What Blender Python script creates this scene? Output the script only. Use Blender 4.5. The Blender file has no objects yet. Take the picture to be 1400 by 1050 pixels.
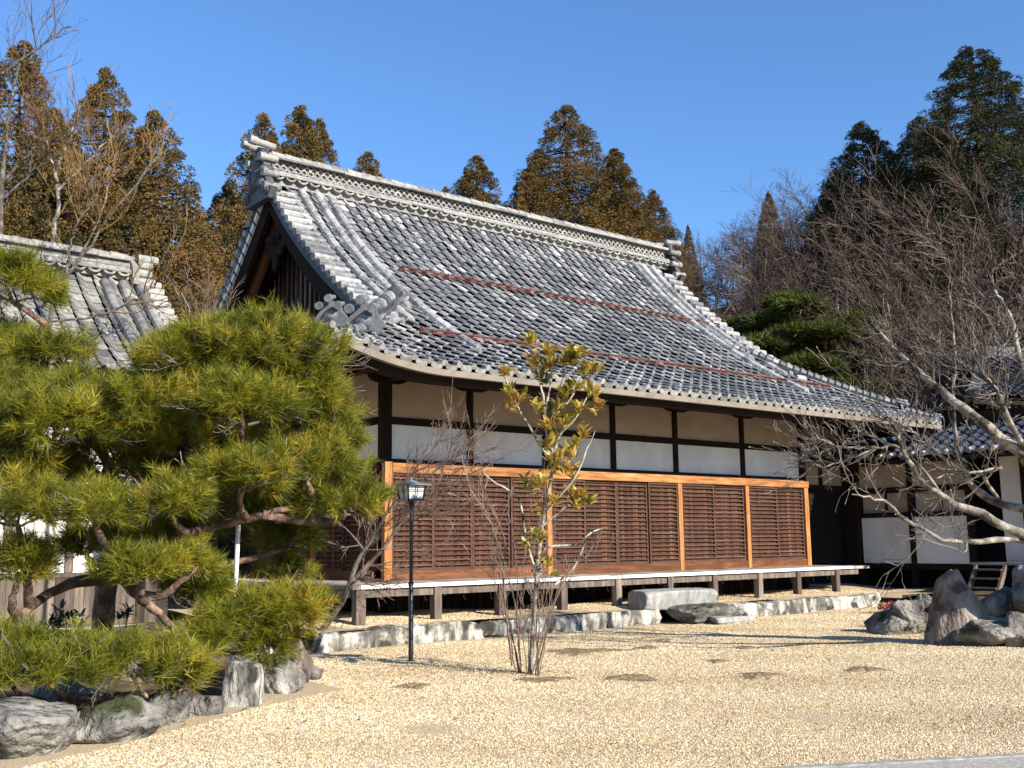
import bpy, math, random
import numpy as np
from mathutils import Matrix, Vector

rng = np.random.default_rng(7)
random.seed(7)
SC = bpy.context.scene
COL = SC.collection
R = math.radians

# ------------------------------------------------------------------ camera
CF, CP, CR, CY = 1437.3, 0.14886, -0.0114, 0.67629
CAM = np.array([-8.477, -13.762, 1.3294])
FW = np.array([math.sin(CY) * math.cos(CP), math.cos(CY) * math.cos(CP), math.sin(CP)])
_rt = np.array([math.cos(CY), -math.sin(CY), 0.0])
_up = np.cross(_rt, FW)
RT = _rt * math.cos(CR) + _up * math.sin(CR)
UP = -_rt * math.sin(CR) + _up * math.cos(CR)
cam = bpy.data.cameras.new('camera')
cam.sensor_width = 36.0
cam.lens = CF / 1400 * 36
cam.clip_end = 2000
camo = bpy.data.objects.new('camera', cam)
COL.objects.link(camo)
camo.matrix_world = Matrix([[RT[i], UP[i], -FW[i], CAM[i]] for i in range(3)] + [[0, 0, 0, 1]])
SC.camera = camo

# ------------------------------------------------------------------ light
SUN_EL, SUN_AZ = R(26.8), R(11.0)          # the sun stands in front of the hall, a little to the right
SD = Vector((math.sin(SUN_AZ) * math.cos(SUN_EL), -math.cos(SUN_AZ) * math.cos(SUN_EL), math.sin(SUN_EL)))
w = bpy.data.worlds.new('World')
SC.world = w
w.use_nodes = True
nt = w.node_tree
bg = nt.nodes['Background']
sky = nt.nodes.new('ShaderNodeTexSky')
sky.sky_type = 'NISHITA'
sky.sun_disc = False
sky.sun_elevation = SUN_EL
sky.sun_rotation = math.atan2(SD.x, SD.y)
sky.altitude = 300
sky.air_density = 1.15
sky.dust_density = 0.0
sky.ozone_density = 8.5
nt.links.new(sky.outputs[0], bg.inputs[0])
bg.inputs[1].default_value = 0.108
sun = bpy.data.lights.new('sun', 'SUN')
sun.energy = 4.9
sun.angle = R(0.5)
sun.color = (1.0, 0.93, 0.82)
suno = bpy.data.objects.new('sun', sun)
COL.objects.link(suno)
suno.rotation_euler = SD.to_track_quat('Z', 'Y').to_euler()
SC.view_settings.view_transform = 'Standard'
SC.view_settings.look = 'None'
SC.view_settings.exposure = 1.05
SC.view_settings.gamma = 1
SC.render.engine = 'CYCLES'
SC.cycles.max_bounces = 6
SC.cycles.transparent_max_bounces = 8


# ------------------------------------------------------------------ helpers
def ray(px, py):
    return FW + RT * (px - 700) / CF - UP * (py - 525) / CF


def at(px, py, d):
    """the point seen at a photograph position, d metres ahead of the camera"""
    return CAM + ray(px, py) * d


def onz(px, py, z=0.0):
    r = ray(px, py)
    return CAM + r * ((z - CAM[2]) / r[2])


def tag(o, label=None, cat=None, group=None, kind=None):
    if label: o['label'] = label
    if cat: o['category'] = cat
    if group: o['group'] = group
    if kind: o['kind'] = kind
    return o


def thing(name, loc, label, cat, group=None):
    o = bpy.data.objects.new(name, None)
    COL.objects.link(o)
    o.location = loc
    o.empty_display_size = 0.1
    return tag(o, label, cat, group)


def norm(v):
    v = np.asarray(v, float)
    return v / np.maximum(np.linalg.norm(v, axis=-1, keepdims=True), 1e-9)


class MB:
    def __init__(s):
        s.V, s.F, s.T, s.n = [], [], [], 0

    def add(s, V, F, t=0.5):
        V = np.asarray(V, float).reshape(-1, 3)
        F = np.asarray(F, int)
        if F.ndim == 1: F = F[None]
        s.V.append(V); s.F.append(F + s.n)
        s.T.append(np.broadcast_to(np.asarray(t, float), (len(F),)))
        s.n += len(V)
        return s

    def box(s, a, b, t=0.5):
        x0, y0, z0 = np.minimum(a, b); x1, y1, z1 = np.maximum(a, b)
        V = [(x0, y0, z0), (x1, y0, z0), (x1, y1, z0), (x0, y1, z0), (x0, y0, z1), (x1, y0, z1), (x1, y1, z1), (x0, y1, z1)]
        return s.add(V, BOXF, t)

    def obox(s, c, u, v, w_, t=0.5):
        """box from its centre and three half-extent vectors"""
        c, u, v, w_ = (np.asarray(q, float) for q in (c, u, v, w_))
        V = [c + i * u + j * v + k * w_ for k in (-1, 1) for (i, j) in ((-1, -1), (1, -1), (1, 1), (-1, 1))]
        return s.add(V, BOXF, t)

    def bar(s, p, q, wx, wz, t=0.5, up=(0, 0, 1)):
        p, q = np.asarray(p, float), np.asarray(q, float)
        d = q - p; L = np.linalg.norm(d); d = d / L
        sd = norm(np.cross(d, up)); u = np.cross(sd, d)
        return s.obox((p + q) / 2, d * L / 2, sd * wx / 2, u * wz / 2, t)

    def tube(s, P, r, n=6, t=0.5, cap=False):
        P = np.asarray(P, float); k = len(P)
        r = np.broadcast_to(np.asarray(r, float), (k,))
        d = np.gradient(P, axis=0) if k > 2 else np.repeat((P[1:] - P[:1]), 2, axis=0)
        d = norm(d)
        ref = np.array([0.0, 0, 1]) if abs(d[:, 2]).mean() < .9 else np.array([1.0, 0, 0])
        a = norm(np.cross(d, ref)); b = np.cross(d, a)
        th = np.arange(n) * 2 * math.pi / n
        V = P[:, None] + r[:, None, None] * (np.cos(th)[None, :, None] * a[:, None] + np.sin(th)[None, :, None] * b[:, None])
        i = np.arange(k - 1)[:, None] * n; j = np.arange(n)[None]; j2 = (j + 1) % n
        F = np.stack([i + j, i + j2, i + n + j2, i + n + j], -1).reshape(-1, 4)
        tt = t if np.ndim(t) == 0 else np.repeat(np.asarray(t), n)
        s.add(V.reshape(-1, 3), F, tt)
        if cap:
            tc = float(np.mean(t))
            s.add(V[0], np.arange(n)[::-1][None], tc); s.add(V[-1], np.arange(n)[None], tc)
        return s

    def grid(s, V, t=0.5):
        V = np.asarray(V, float); a, b = V.shape[:2]
        i = np.arange(a - 1)[:, None] * b; j = np.arange(b - 1)[None]
        F = np.stack([i + j, i + b + j, i + b + j + 1, i + j + 1], -1).reshape(-1, 4)
        return s.add(V.reshape(-1, 3), F, t)

    def prism(s, poly, ext, t=0.5):
        """closed outline extruded along a vector"""
        A = np.asarray(poly, float); n = len(A); B = A + np.asarray(ext, float)
        s.add(np.vstack([A, B]), [[i, (i + 1) % n, n + (i + 1) % n, n + i] for i in range(n)], t)
        s.add(A, np.arange(n)[::-1][None], t); s.add(B, np.arange(n)[None], t)
        return s

    def mesh(s, name, mat, smooth=False):
        V = np.concatenate(s.V)
        lt = np.concatenate([np.full(len(f), f.shape[1]) for f in s.F])
        li = np.concatenate([f.ravel() for f in s.F])
        T = np.concatenate(s.T)
        m = bpy.data.meshes.new(name)
        m.vertices.add(len(V)); m.vertices.foreach_set('co', V.ravel().astype(np.float32))
        m.loops.add(len(li)); m.loops.foreach_set('vertex_index', li.astype(np.int32))
        m.polygons.add(len(lt))
        m.polygons.foreach_set('loop_start', (np.cumsum(lt) - lt).astype(np.int32))
        m.polygons.foreach_set('use_smooth', np.full(len(lt), smooth))
        at_ = m.attributes.new('tint', 'FLOAT', 'FACE'); at_.data.foreach_set('value', T.astype(np.float32))
        m.update(calc_edges=True)
        m.materials.append(mat)
        return m

    def build(s, name, mat, parent=None, smooth=False):
        o = bpy.data.objects.new(name, s.mesh(name, mat, smooth))
        COL.objects.link(o)
        if parent is not None:
            o.parent = parent
            o.matrix_parent_inverse = Matrix.Translation(parent.location).inverted()
        return o


BOXF = [(0, 3, 2, 1), (4, 5, 6, 7), (0, 1, 5, 4), (1, 2, 6, 5), (2, 3, 7, 6), (3, 0, 4, 7)]


def copy_tree(o, loc, rz=0.0, sc=1.0):
    c = o.copy(); COL.objects.link(c)
    c.location = loc; c.rotation_euler = (0, 0, rz)
    c.scale = (sc, sc, sc) if np.ndim(sc) == 0 else sc
    for ch in list(o.children):
        k = ch.copy(); COL.objects.link(k); k.parent = c
    return c


# ------------------------------------------------------------------ materials
def mk(name, ramp, rough=0.8, nscale=4.0, stretch=(1, 1, 1), noisew=0.6, tintw=1.0, bump=0.0, bscale=None, bdist=0.02,
       detail=6, spec=0.25, trans=0.0, spots=None):
    m = bpy.data.materials.new(name); m.use_nodes = True
    n, l = m.node_tree.nodes, m.node_tree.links
    bs = n['Principled BSDF']
    bs.inputs['Roughness'].default_value = rough
    bs.inputs['Specular IOR Level'].default_value = spec
    tc = n.new('ShaderNodeTexCoord'); mp = n.new('ShaderNodeMapping'); mp.inputs['Scale'].default_value = stretch
    l.new(tc.outputs['Object'], mp.inputs['Vector'])
    no = n.new('ShaderNodeTexNoise'); no.inputs['Scale'].default_value = nscale; no.inputs['Detail'].default_value = detail
    no.inputs['Roughness'].default_value = 0.65
    l.new(mp.outputs[0], no.inputs['Vector'])
    a = n.new('ShaderNodeAttribute'); a.attribute_name = 'tint'
    m1 = n.new('ShaderNodeMath'); m1.operation = 'MULTIPLY_ADD'; m1.inputs[1].default_value = noisew * 2.0; m1.inputs[2].default_value = 0.5 - noisew
    l.new(no.outputs['Fac'], m1.inputs[0])
    m2 = n.new('ShaderNodeMath'); m2.operation = 'MULTIPLY_ADD'; m2.inputs[1].default_value = tintw
    l.new(a.outputs['Fac'], m2.inputs[0]); 
    m3 = n.new('ShaderNodeMath'); m3.operation = 'SUBTRACT'; m3.inputs[1].default_value = 0.5 * tintw
    l.new(m1.outputs[0], m3.inputs[0]); l.new(m3.outputs[0], m2.inputs[2])
    cr = n.new('ShaderNodeValToRGB')
    e = cr.color_ramp.elements
    while len(e) < len(ramp): e.new(0.5)
    for q, (p, c) in zip(e, ramp):
        q.position = p; q.color = (*c, 1)
    l.new(m2.outputs[0], cr.inputs[0])
    col = cr.outputs[0]
    if spots:
        sc_, lo, hi, c = spots
        n2 = n.new('ShaderNodeTexNoise'); n2.inputs['Scale'].default_value = sc_; n2.inputs['Detail'].default_value = 5
        l.new(tc.outputs['Object'], n2.inputs['Vector'])
        mr = n.new('ShaderNodeMapRange'); mr.inputs[1].default_value = lo; mr.inputs[2].default_value = hi
        l.new(n2.outputs['Fac'], mr.inputs[0])
        mx = n.new('ShaderNodeMix'); mx.data_type = 'RGBA'
        l.new(mr.outputs[0], mx.inputs[0]); l.new(col, mx.inputs[6]); mx.inputs[7].default_value = (*c, 1)
        col = mx.outputs[2]
    l.new(col, bs.inputs['Base Color'])
    if bump:
        nb = n.new('ShaderNodeTexNoise'); nb.inputs['Scale'].default_value = bscale or nscale * 3; nb.inputs['Detail'].default_value = 8
        l.new(mp.outputs[0], nb.inputs['Vector'])
        b = n.new('ShaderNodeBump'); b.inputs['Strength'].default_value = bump; b.inputs['Distance'].default_value = bdist
        l.new(nb.outputs['Fac'], b.inputs['Height']); l.new(b.outputs[0], bs.inputs['Normal'])
    if trans:
        out = n['Material Output']; tr = n.new('ShaderNodeBsdfTranslucent'); l.new(col, tr.inputs[0])
        ms = n.new('ShaderNodeMixShader'); ms.inputs[0].default_value = trans
        l.new(bs.outputs[0], ms.inputs[1]); l.new(tr.outputs[0], ms.inputs[2]); l.new(ms.outputs[0], out.inputs[0])
    return m


M = {}
M['tile'] = mk('roof tile', [(0.0, (.055, .06, .068)), (.34, (.115, .121, .132)), (.54, (.195, .199, .205)), (.70, (.39, .387, .375)), (1, (.52, .51, .485))],
               rough=.5, nscale=13, noisew=.62, tintw=.8, bump=.3, bscale=40, bdist=.004, spec=.5)
M['tile_white'] = mk('limed tile', [(0.0, (.05, .054, .058)), (.38, (.13, .133, .135)), (.58, (.30, .30, .292)), (1, (.52, .515, .49))],
                     rough=.6, nscale=11, noisew=.55, tintw=.6, bump=.3, bscale=40, bdist=.005)
M['tile_dark'] = mk('dark tile', [(0.0, (.02, .022, .026)), (.45, (.06, .065, .073)), (.68, (.15, .153, .155)), (1, (.42, .41, .38))],
                    rough=.5, nscale=9, noisew=.5, bump=.4, bscale=30, bdist=.01)
M['tile_left'] = mk('weathered tile', [(0.0, (.05, .052, .056)), (.35, (.12, .12, .12)), (.6, (.24, .233, .22)), (1, (.42, .40, .36))],
                    rough=.6, nscale=8, noisew=.5, tintw=.8, bump=.25, bscale=40, bdist=.004)
M['tile_moss'] = mk('lichen tile', [(0, (.06, .059, .054)), (.45, (.165, .16, .148)), (.75, (.30, .288, .255)), (1, (.46, .43, .36))],
                    rough=.8, nscale=14, noisew=.6, tintw=.7, bump=.4, bscale=40, bdist=.008)
M['tile_blue'] = mk('blue tile', [(0.0, (.015, .02, .03)), (.6, (.045, .055, .075)), (1, (.10, .11, .13))], rough=.4, nscale=7, noisew=.4, spec=.5)
M['wood_dark'] = mk('dark wood', [(0, (.010, .007, .006)), (.5, (.019, .012, .009)), (1, (.05, .030, .020))], rough=.85, nscale=3, stretch=(8, 8, 1), bump=.2, bscale=20, bdist=.004, spec=.08)
M['wood_eave'] = mk('eave wood', [(0, (.012, .005, .004)), (.5, (.042, .012, .008)), (1, (.10, .028, .016))], rough=.75, nscale=4, stretch=(1, 6, 6), bump=.2)
M['wood_brown'] = mk('brown board', [(0, (.016, .007, .005)), (.35, (.046, .018, .010)), (.65, (.085, .034, .017)), (1, (.17, .074, .034))],
                     rough=.8, nscale=5, stretch=(6, 6, .8), noisew=.6, tintw=1.0, bump=.3, bscale=22, bdist=.004)
M['wood_batten'] = mk('batten', [(0, (.03, .014, .009)), (.5, (.078, .039, .025)), (1, (.16, .088, .058))], rough=.8, nscale=5, stretch=(1, 5, 5), noisew=.7, bump=.2)
M['wood_orange'] = mk('orange wood', [(0, (.06, .022, .008)), (.35, (.18, .070, .022)), (.62, (.34, .145, .046)), (1, (.52, .28, .12))],
                      rough=.7, nscale=2.2, stretch=(1, 9, 9), noisew=.8, bump=.25, bscale=14, bdist=.003)
M['wood_orange_v'] = mk('orange post wood', [(0, (.09, .032, .010)), (.35, (.25, .095, .028)), (.65, (.40, .17, .05)), (1, (.54, .29, .12))],
                        rough=.7, nscale=2.2, stretch=(9, 9, 1), noisew=.8, bump=.25, bscale=14, bdist=.003)
M['wood_sill'] = mk('sill wood', [(0, (.04, .014, .007)), (.4, (.10, .036, .014)), (.7, (.17, .066, .026)), (1, (.30, .14, .06))],
                    rough=.75, nscale=2.5, stretch=(1, 9, 9), noisew=.8, bump=.25, bscale=14, bdist=.003)
M['wood_grey'] = mk('grey weathered wood', [(0, (.045, .034, .027)), (.5, (.13, .10, .08)), (1, (.30, .25, .205))], rough=.9, nscale=2.2, stretch=(7, 7, 1), noisew=.8, bump=.35, bscale=16, bdist=.004)
M['wood_skirt_shaded'] = mk('shaded skirting boards', [(0, (.03, .022, .017)), (.5, (.085, .064, .05)), (1, (.20, .165, .135))], rough=.9, nscale=2.2, stretch=(7, 7, 1), noisew=.8, bump=.35, bscale=16, bdist=.004)  # darker copy of the grey wood, with the pine's shade in its colour
M['wood_deck'] = mk('deck board', [(0, (.16, .13, .11)), (.5, (.34, .29, .25)), (1, (.55, .50, .44))], rough=.85, nscale=3, stretch=(1, 1, 1), noisew=.6, tintw=1.0, bump=.2, bscale=30, bdist=.003)
M['white_paint'] = mk('white painted ends', [(0, (.45, .43, .40)), (.3, (.78, .77, .74)), (1, (.85, .85, .83))], rough=.7, nscale=6, noisew=.4)
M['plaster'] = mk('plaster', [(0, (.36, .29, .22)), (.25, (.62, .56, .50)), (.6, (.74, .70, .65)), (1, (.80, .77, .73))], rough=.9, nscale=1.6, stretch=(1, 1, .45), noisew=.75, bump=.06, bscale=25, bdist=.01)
M['plaster_up_shaded'] = mk('aged shaded plaster', [(0, (.22, .15, .10)), (.35, (.37, .28, .20)), (.7, (.46, .37, .28)), (1, (.54, .45, .36))], rough=.9, nscale=1.1, noisew=.5, bump=.08, bscale=25, bdist=.01)  # aged brown, darkened further to stand for weaker ground bounce higher up
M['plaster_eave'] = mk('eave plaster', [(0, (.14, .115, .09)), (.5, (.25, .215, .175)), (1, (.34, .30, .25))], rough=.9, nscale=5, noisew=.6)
M['black'] = mk('black metal', [(0, (.006, .006, .007)), (1, (.016, .016, .017))], rough=.38, nscale=20, noisew=.4, spec=.5)
M['grey_metal'] = mk('grey metal', [(0, (.10, .11, .12)), (1, (.22, .235, .25))], rough=.4, nscale=15, noisew=.4, spec=.5)
M['lamp_glass'] = mk('frosted pane', [(0, (.74, .74, .70)), (1, (.86, .86, .82))], rough=.35, nscale=8, noisew=.3, spec=.5, trans=.45)
M['rust'] = mk('rusty red bar', [(0, (.04, .012, .010)), (.5, (.095, .030, .022)), (1, (.17, .065, .045))], rough=.8, nscale=6, noisew=.7)
M['stone'] = mk('grey rock', [(0, (.035, .032, .029)), (.35, (.105, .098, .088)), (.58, (.225, .21, .185)), (1, (.42, .40, .355))],
                rough=.95, spec=.06, nscale=2.6, noisew=.95, tintw=.8, bump=1.0, bscale=11, bdist=.13, spots=(1.7, .62, .70, (.045, .05, .022)))
M['stone_red'] = mk('reddish rock', [(0, (.06, .048, .040)), (.4, (.16, .128, .108)), (.65, (.28, .24, .205)), (1, (.46, .43, .385))],
                    rough=.95, spec=.06, nscale=2.2, stretch=(1, 1, .5), noisew=.9, bump=1.0, bscale=11, bdist=.12, spots=(4.0, .55, .64, (.07, .06, .05)))
M['stone_pale'] = mk('pale stone', [(0, (.04, .037, .032)), (.35, (.14, .13, .11)), (.55, (.34, .32, .275)), (1, (.60, .57, .50))],
                     rough=.9, nscale=3.4, stretch=(1.6, 1, .6), noisew=1.25, tintw=.7, bump=1.0, bscale=8, bdist=.07, spots=(3.1, .54, .62, (.045, .041, .034)))
M['granite'] = mk('cut granite', [(0, (.10, .097, .088)), (.4, (.23, .225, .205)), (.7, (.34, .335, .31)), (1, (.46, .45, .42))], rough=.85, nscale=5, stretch=(2, 2, .6), noisew=.8, bump=.35, bscale=30, bdist=.01)
M['gravel'] = mk('gravel', [(0, (.22, .15, .085)), (.3, (.44, .33, .20)), (.6, (.57, .45, .29)), (1, (.72, .62, .45))], rough=.95, nscale=55, noisew=.8, detail=3, bump=1.0, bscale=70, bdist=.03)
M['pebble'] = mk('pebble', [(0, (.15, .09, .042)), (.3, (.41, .30, .16)), (.6, (.56, .44, .26)), (1, (.74, .645, .46))], rough=.9, nscale=30, noisew=.2, tintw=1.0)
M['soil'] = mk('moss and needle litter', [(0, (.030, .020, .012)), (.4, (.085, .055, .030)), (.65, (.15, .105, .055)), (1, (.25, .19, .11))], rough=.95, nscale=6, noisew=.9, bump=1, bscale=30, bdist=.04,
               spots=(1.5, .52, .62, (.06, .062, .016)))
M['moss'] = mk('brown moss', [(0, (.08, .055, .028)), (.5, (.21, .155, .082)), (1, (.42, .325, .19))], rough=.95, nscale=14, noisew=.9, bump=1, bscale=45, bdist=.02)
M['hill'] = mk('leaf litter', [(0, (.02, .014, .010)), (.5, (.055, .038, .026)), (1, (.11, .078, .052))], rough=.95, nscale=.7, noisew=.9, bump=1, bscale=3, bdist=.4)
M['needle'] = mk('pine needles', [(0, (.03, .042, .006)), (.32, (.11, .125, .010)), (.6, (.23, .222, .018)), (.82, (.36, .285, .028)), (1, (.42, .235, .03))], rough=.5, nscale=1.2, noisew=.35, tintw=1.0, spec=.3, trans=.25)
M['needle_far'] = mk('hillside needles', [(0, (.02, .03, .007)), (.35, (.066, .080, .012)), (.7, (.14, .145, .02)), (1, (.23, .19, .03))], rough=.6, nscale=.8, noisew=.4, trans=.2)
M['bark_pine'] = mk('pine bark', [(0, (.035, .022, .017)), (.45, (.12, .075, .055)), (.7, (.26, .165, .12)), (1, (.40, .28, .21))], rough=.95, nscale=9, noisew=1.0, bump=1, bscale=14, bdist=.04)
M['bark_grey'] = mk('grey bark', [(0, (.025, .020, .016)), (.4, (.082, .067, .054)), (.7, (.165, .14, .115)), (1, (.30, .265, .225))], rough=.95, nscale=7, noisew=.9, bump=.8, bscale=18, bdist=.02)
M['bark_white'] = mk('pale bark', [(0, (.05, .042, .034)), (.42, (.17, .148, .12)), (.7, (.32, .285, .24)), (1, (.46, .42, .36))], rough=.9, nscale=6, noisew=1.1, bump=1.0, bscale=14, bdist=.03, spots=(5, .52, .60, (.05, .042, .034)))
M['twig'] = mk('brown twig', [(0, (.05, .032, .025)), (.5, (.14, .095, .072)), (1, (.28, .20, .15))], rough=.9, nscale=3, noisew=.6)
M['twig_hill'] = mk('hill twig', [(0, (.022, .014, .010)), (.4, (.066, .044, .034)), (.7, (.125, .09, .068)), (1, (.23, .18, .14))], rough=.9, nscale=.5, noisew=.5)
M['twig_gold'] = mk('ochre twig', [(0, (.06, .035, .014)), (.5, (.15, .088, .034)), (1, (.26, .17, .08))], rough=.9, nscale=2, noisew=.6)
M['dry_leaf'] = mk('dry leaf', [(0, (.10, .05, .028)), (.5, (.26, .15, .09)), (1, (.46, .32, .22))], rough=.7, nscale=5, noisew=.5, trans=.2)
M['cedar'] = mk('cedar foliage', [(0, (.022, .024, .007)), (.25, (.058, .052, .013)), (.48, (.12, .082, .021)), (.72, (.18, .098, .028)), (1, (.23, .115, .04))], rough=.7, nscale=.35, noisew=.4, tintw=1.0, trans=.12)
M['cedar_dark'] = mk('dark cedar foliage', [(0, (.010, .016, .007)), (.4, (.030, .038, .012)), (.75, (.068, .062, .018)), (1, (.12, .082, .026))], rough=.7, nscale=.35, noisew=.4, tintw=1.0, trans=.12)
M['bush'] = mk('evergreen leaves', [(0, (.012, .02, .006)), (.5, (.038, .055, .012)), (1, (.10, .115, .025))], rough=.55, nscale=1, noisew=.4, trans=.15)
M['magnolia_leaf'] = mk('yellowing leaf', [(0, (.07, .07, .012)), (.25, (.19, .17, .022)), (.5, (.40, .33, .045)), (.75, (.52, .36, .07)), (1, (.32, .15, .05))], rough=.35, nscale=4, noisew=.3, tintw=1.0, spec=.5, trans=.35)
M['leaf_dark'] = mk('glossy dark leaf', [(0, (.008, .014, .007)), (.6, (.025, .04, .014)), (1, (.07, .09, .02))], rough=.3, nscale=4, noisew=.4, spec=.5)
M['red_leaf'] = mk('red leaf', [(0, (.08, .012, .012)), (1, (.28, .04, .035))], rough=.6, nscale=5, noisew=.5)
M['white_pole'] = mk('white pole', [(0, (.6, .6, .58)), (1, (.82, .82, .8))], rough=.5, nscale=6, noisew=.3)
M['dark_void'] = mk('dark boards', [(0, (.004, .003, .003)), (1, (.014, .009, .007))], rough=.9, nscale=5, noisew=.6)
M['paving'] = mk('paving', [(0, (.16, .145, .12)), (.5, (.34, .31, .265)), (1, (.52, .49, .43))], rough=.9, nscale=30, noisew=.7, bump=.5, bscale=60, bdist=.01)


def jit(n, a=0.25):
    return np.clip(0.5 + rng.normal(0, a, n), 0, 1)


# ------------------------------------------------------------------ ground and hill
def quads(mb, C, U, Vv, t):
    """many small leaf faces: centres C, half vectors U (width) and Vv (length)"""
    N = len(C)
    V = np.stack([C - Vv, C - U * .8 + Vv * .1, C + Vv, C + U * .8 + Vv * .1], 1)
    mb.add(V.reshape(-1, 3), np.arange(N * 4).reshape(N, 4), t)


def hill_h(x, y):
    q = np.asarray(x) + .45 * np.asarray(y) - 25.0
    return 20.0 * np.tanh(.70 * (np.sqrt(q * q + 24) + q) / 2 / 20.0)


def sheet(x0, x1, y0, y1, nx, ny, fz):
    X, Y = np.meshgrid(np.linspace(x0, x1, nx), np.linspace(y0, y1, ny), indexing='ij')
    return np.stack([X, Y, fz(X, Y)], -1)


def ground():
    m = MB()
    m.add([(-600, -600, -.012), (900, -600, -.012), (900, 900, -.012), (-600, 900, -.012)], [(0, 1, 2, 3)])
    tag(m.build('ground', M['gravel']), kind='structure')
    m = MB()
    f = lambda X, Y: .012 * np.sin(X * 1.7 + Y * .6) * np.sin(Y * 1.3 - X * .4) + .006 * np.sin(X * 5.1) * np.sin(Y * 4.3 + 1)
    m.grid(sheet(-14, 14, -14.0, -1.3, 170, 100, f))
    tag(m.build('gravel_court', M['gravel'], smooth=True), kind='structure')
    # loose pebbles
    N = 520000
    d = 3.8 + 20.0 * rng.random(N) ** 1.35
    a = CY + R(33) * (rng.random(N) * 2 - 1)
    x = CAM[0] + d * np.sin(a); y = CAM[1] + d * np.cos(a)
    k = (y < -.3) & (x < 12.5) & ~((y > -1.95) & (y < -1.35)) & ~((x < -3.4) & (y > -6.7 + (x + 6.7) * .55))
    x, y = x[k], y[k]; N = len(x)
    z = np.where(y > -1.6, .235 + .03 * np.sin(x * 2.1) * np.sin(y * 2.7 + x) + .05 * np.clip((y + 1.4) / 1.2, 0, 1), f(x, y))
    s = rng.uniform(.0036, .0085, N) * (.75 + .055 * d[k])
    th = rng.random(N) * 6.28
    V = np.zeros((N, 5, 3))
    for q in range(4):
        an = th + q * math.pi / 2
        rr = s * rng.uniform(.75, 1.3, N)
        V[:, q] = np.stack([x + rr * np.cos(an), y + rr * np.sin(an), z - .001 + rng.normal(0, .0015, N)], -1)
    V[:, 4] = np.stack([x + rng.normal(0, .3, N) * s, y + rng.normal(0, .3, N) * s, z + s * rng.uniform(.55, 1.1, N)], -1)
    b = np.arange(N)[:, None] * 5
    F = np.concatenate([b + np.array([[q, (q + 1) % 4, 4]]) for q in range(4)])
    pat = .10 * np.sin(x * .9 + 2 * np.sin(y * .7)) * np.sin(y * 1.1 + x * .3) + .07 * np.sin(x * 2.7 + y * 1.9)
    t = np.tile(np.clip(jit(N, .26) + pat, 0, 1), 4)
    p = MB().add(V.reshape(-1, 3), F, t).build('gravel', M['pebble'])
    tag(p, 'pale cream gravel spread loose over the temple court', 'gravel', kind='stuff')
    # a few dead leaves and bits of twig lying about
    K = 700
    lx = np.concatenate([rng.uniform(-6, 8, 300), rng.normal(-1.5, 1.0, 250), rng.normal(-4.2, .8, 150)]); ly = np.concatenate([rng.uniform(-9, -2, 300), rng.normal(-5.0, .7, 250), rng.normal(-5.6, .8, 150)])
    C_ = np.stack([lx, ly, f(lx, ly) + .012], -1); U_ = rng.normal(0, .007, (K, 3)); V_ = rng.normal(0, .016, (K, 3)); U_[:, 2] *= .4; V_[:, 2] *= .3
    m = MB(); quads(m, C_, U_, V_, jit(K, .3))
    tag(m.build('leaf_litter', M['dry_leaf']), 'scattered dry brown leaves and bark bits on the gravel', 'leaf litter', kind='stuff')
    # hill
    m = MB()
    m.grid(sheet(8, 260, -120, 260, 150, 180, lambda X, Y: hill_h(X, Y) - .55 + .5 * np.sin(X * .31) * np.sin(Y * .27)))
    tag(m.build('hill', M['hill'], smooth=True), kind='structure')
    # raised bed under the pine
    edge = [onz(*p) for p in ((-120, 1090), (0, 1030), (70, 1022), (140, 1005), (220, 985), (275, 978), (335, 955), (390, 935), (412, 920))]
    edge = np.array(edge); K = len(edge)
    rows = []
    for q in np.linspace(0, 1, 14):
        back = np.stack([np.linspace(-9, -2.2, K), np.full(K, 1.2), np.zeros(K)], -1)
        P = edge * (1 - q) + back * q
        P = P + np.array([.12, .25, 0]) * (1 - q)
        P[:, 2] = .04 + .22 * min(1, q * 4) + .05 * np.sin(P[:, 0] * 2.3 + q * 7) * min(1, q * 5)
        rows.append(P)
    G = np.array(rows)
    m = MB(); m.grid(G.transpose(1, 0, 2))
    tag(m.build('garden_bed', M['soil'], smooth=True), kind='structure')
    # terrace of gravel under the veranda
    m = MB()
    m.grid(sheet(-1.9, 12.6, -1.75, .8, 90, 24, lambda X, Y: .235 + .03 * np.sin(X * 2.1) * np.sin(Y * 2.7 + X) + .05 * np.clip((Y + 1.4) / 1.2, 0, 1)))
    m.grid(sheet(-1.9, -.1, .8, 8, 12, 40, lambda X, Y: .26 + .03 * np.sin(X * 3 + Y * 2)))
    tag(m.build('terrace', M['gravel'], smooth=True), kind='structure')
    # paved path in the corner of the court
    p0, p1 = onz(1090, 1054), onz(1440, 1034)
    d = norm(p1 - p0); n = np.array([-d[1], d[0], 0]); n = n if n[1] < 0 else -n
    a, b = p0 - d * 1.0, p1 + d * 4
    m = MB(); m.prism([a, b, b + n * .055, a + n * .055], (0, 0, .03))
    tag(m.build('kerb', M['granite']), kind='structure')
    m = MB(); m.prism([a + n * .06, b + n * .06, b + n * 2.0, a + n * 2.0], (0, 0, .022))
    tag(m.build('path', M['paving']), kind='structure')


ground()

# ------------------------------------------------------------------ main hall
LX, LY = 10.62, 8.0
EV = 2.05
KY = np.array([-2.05, -1, 0, 1, 2, 3, 4])
KZ = np.array([3.72, 4.20, 4.74, 5.40, 6.15, 7.02, 8.14])
_t = np.linspace(-2.05, 4, 400)
_z = np.polyval(np.polyfit(KY, KZ, 4), _t)
_s = np.concatenate([[0], np.cumsum(np.hypot(np.diff(_t), np.diff(_z)))])
SLEN = _s[-1]


def prof(y): return np.interp(y, _t, _z)


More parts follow.
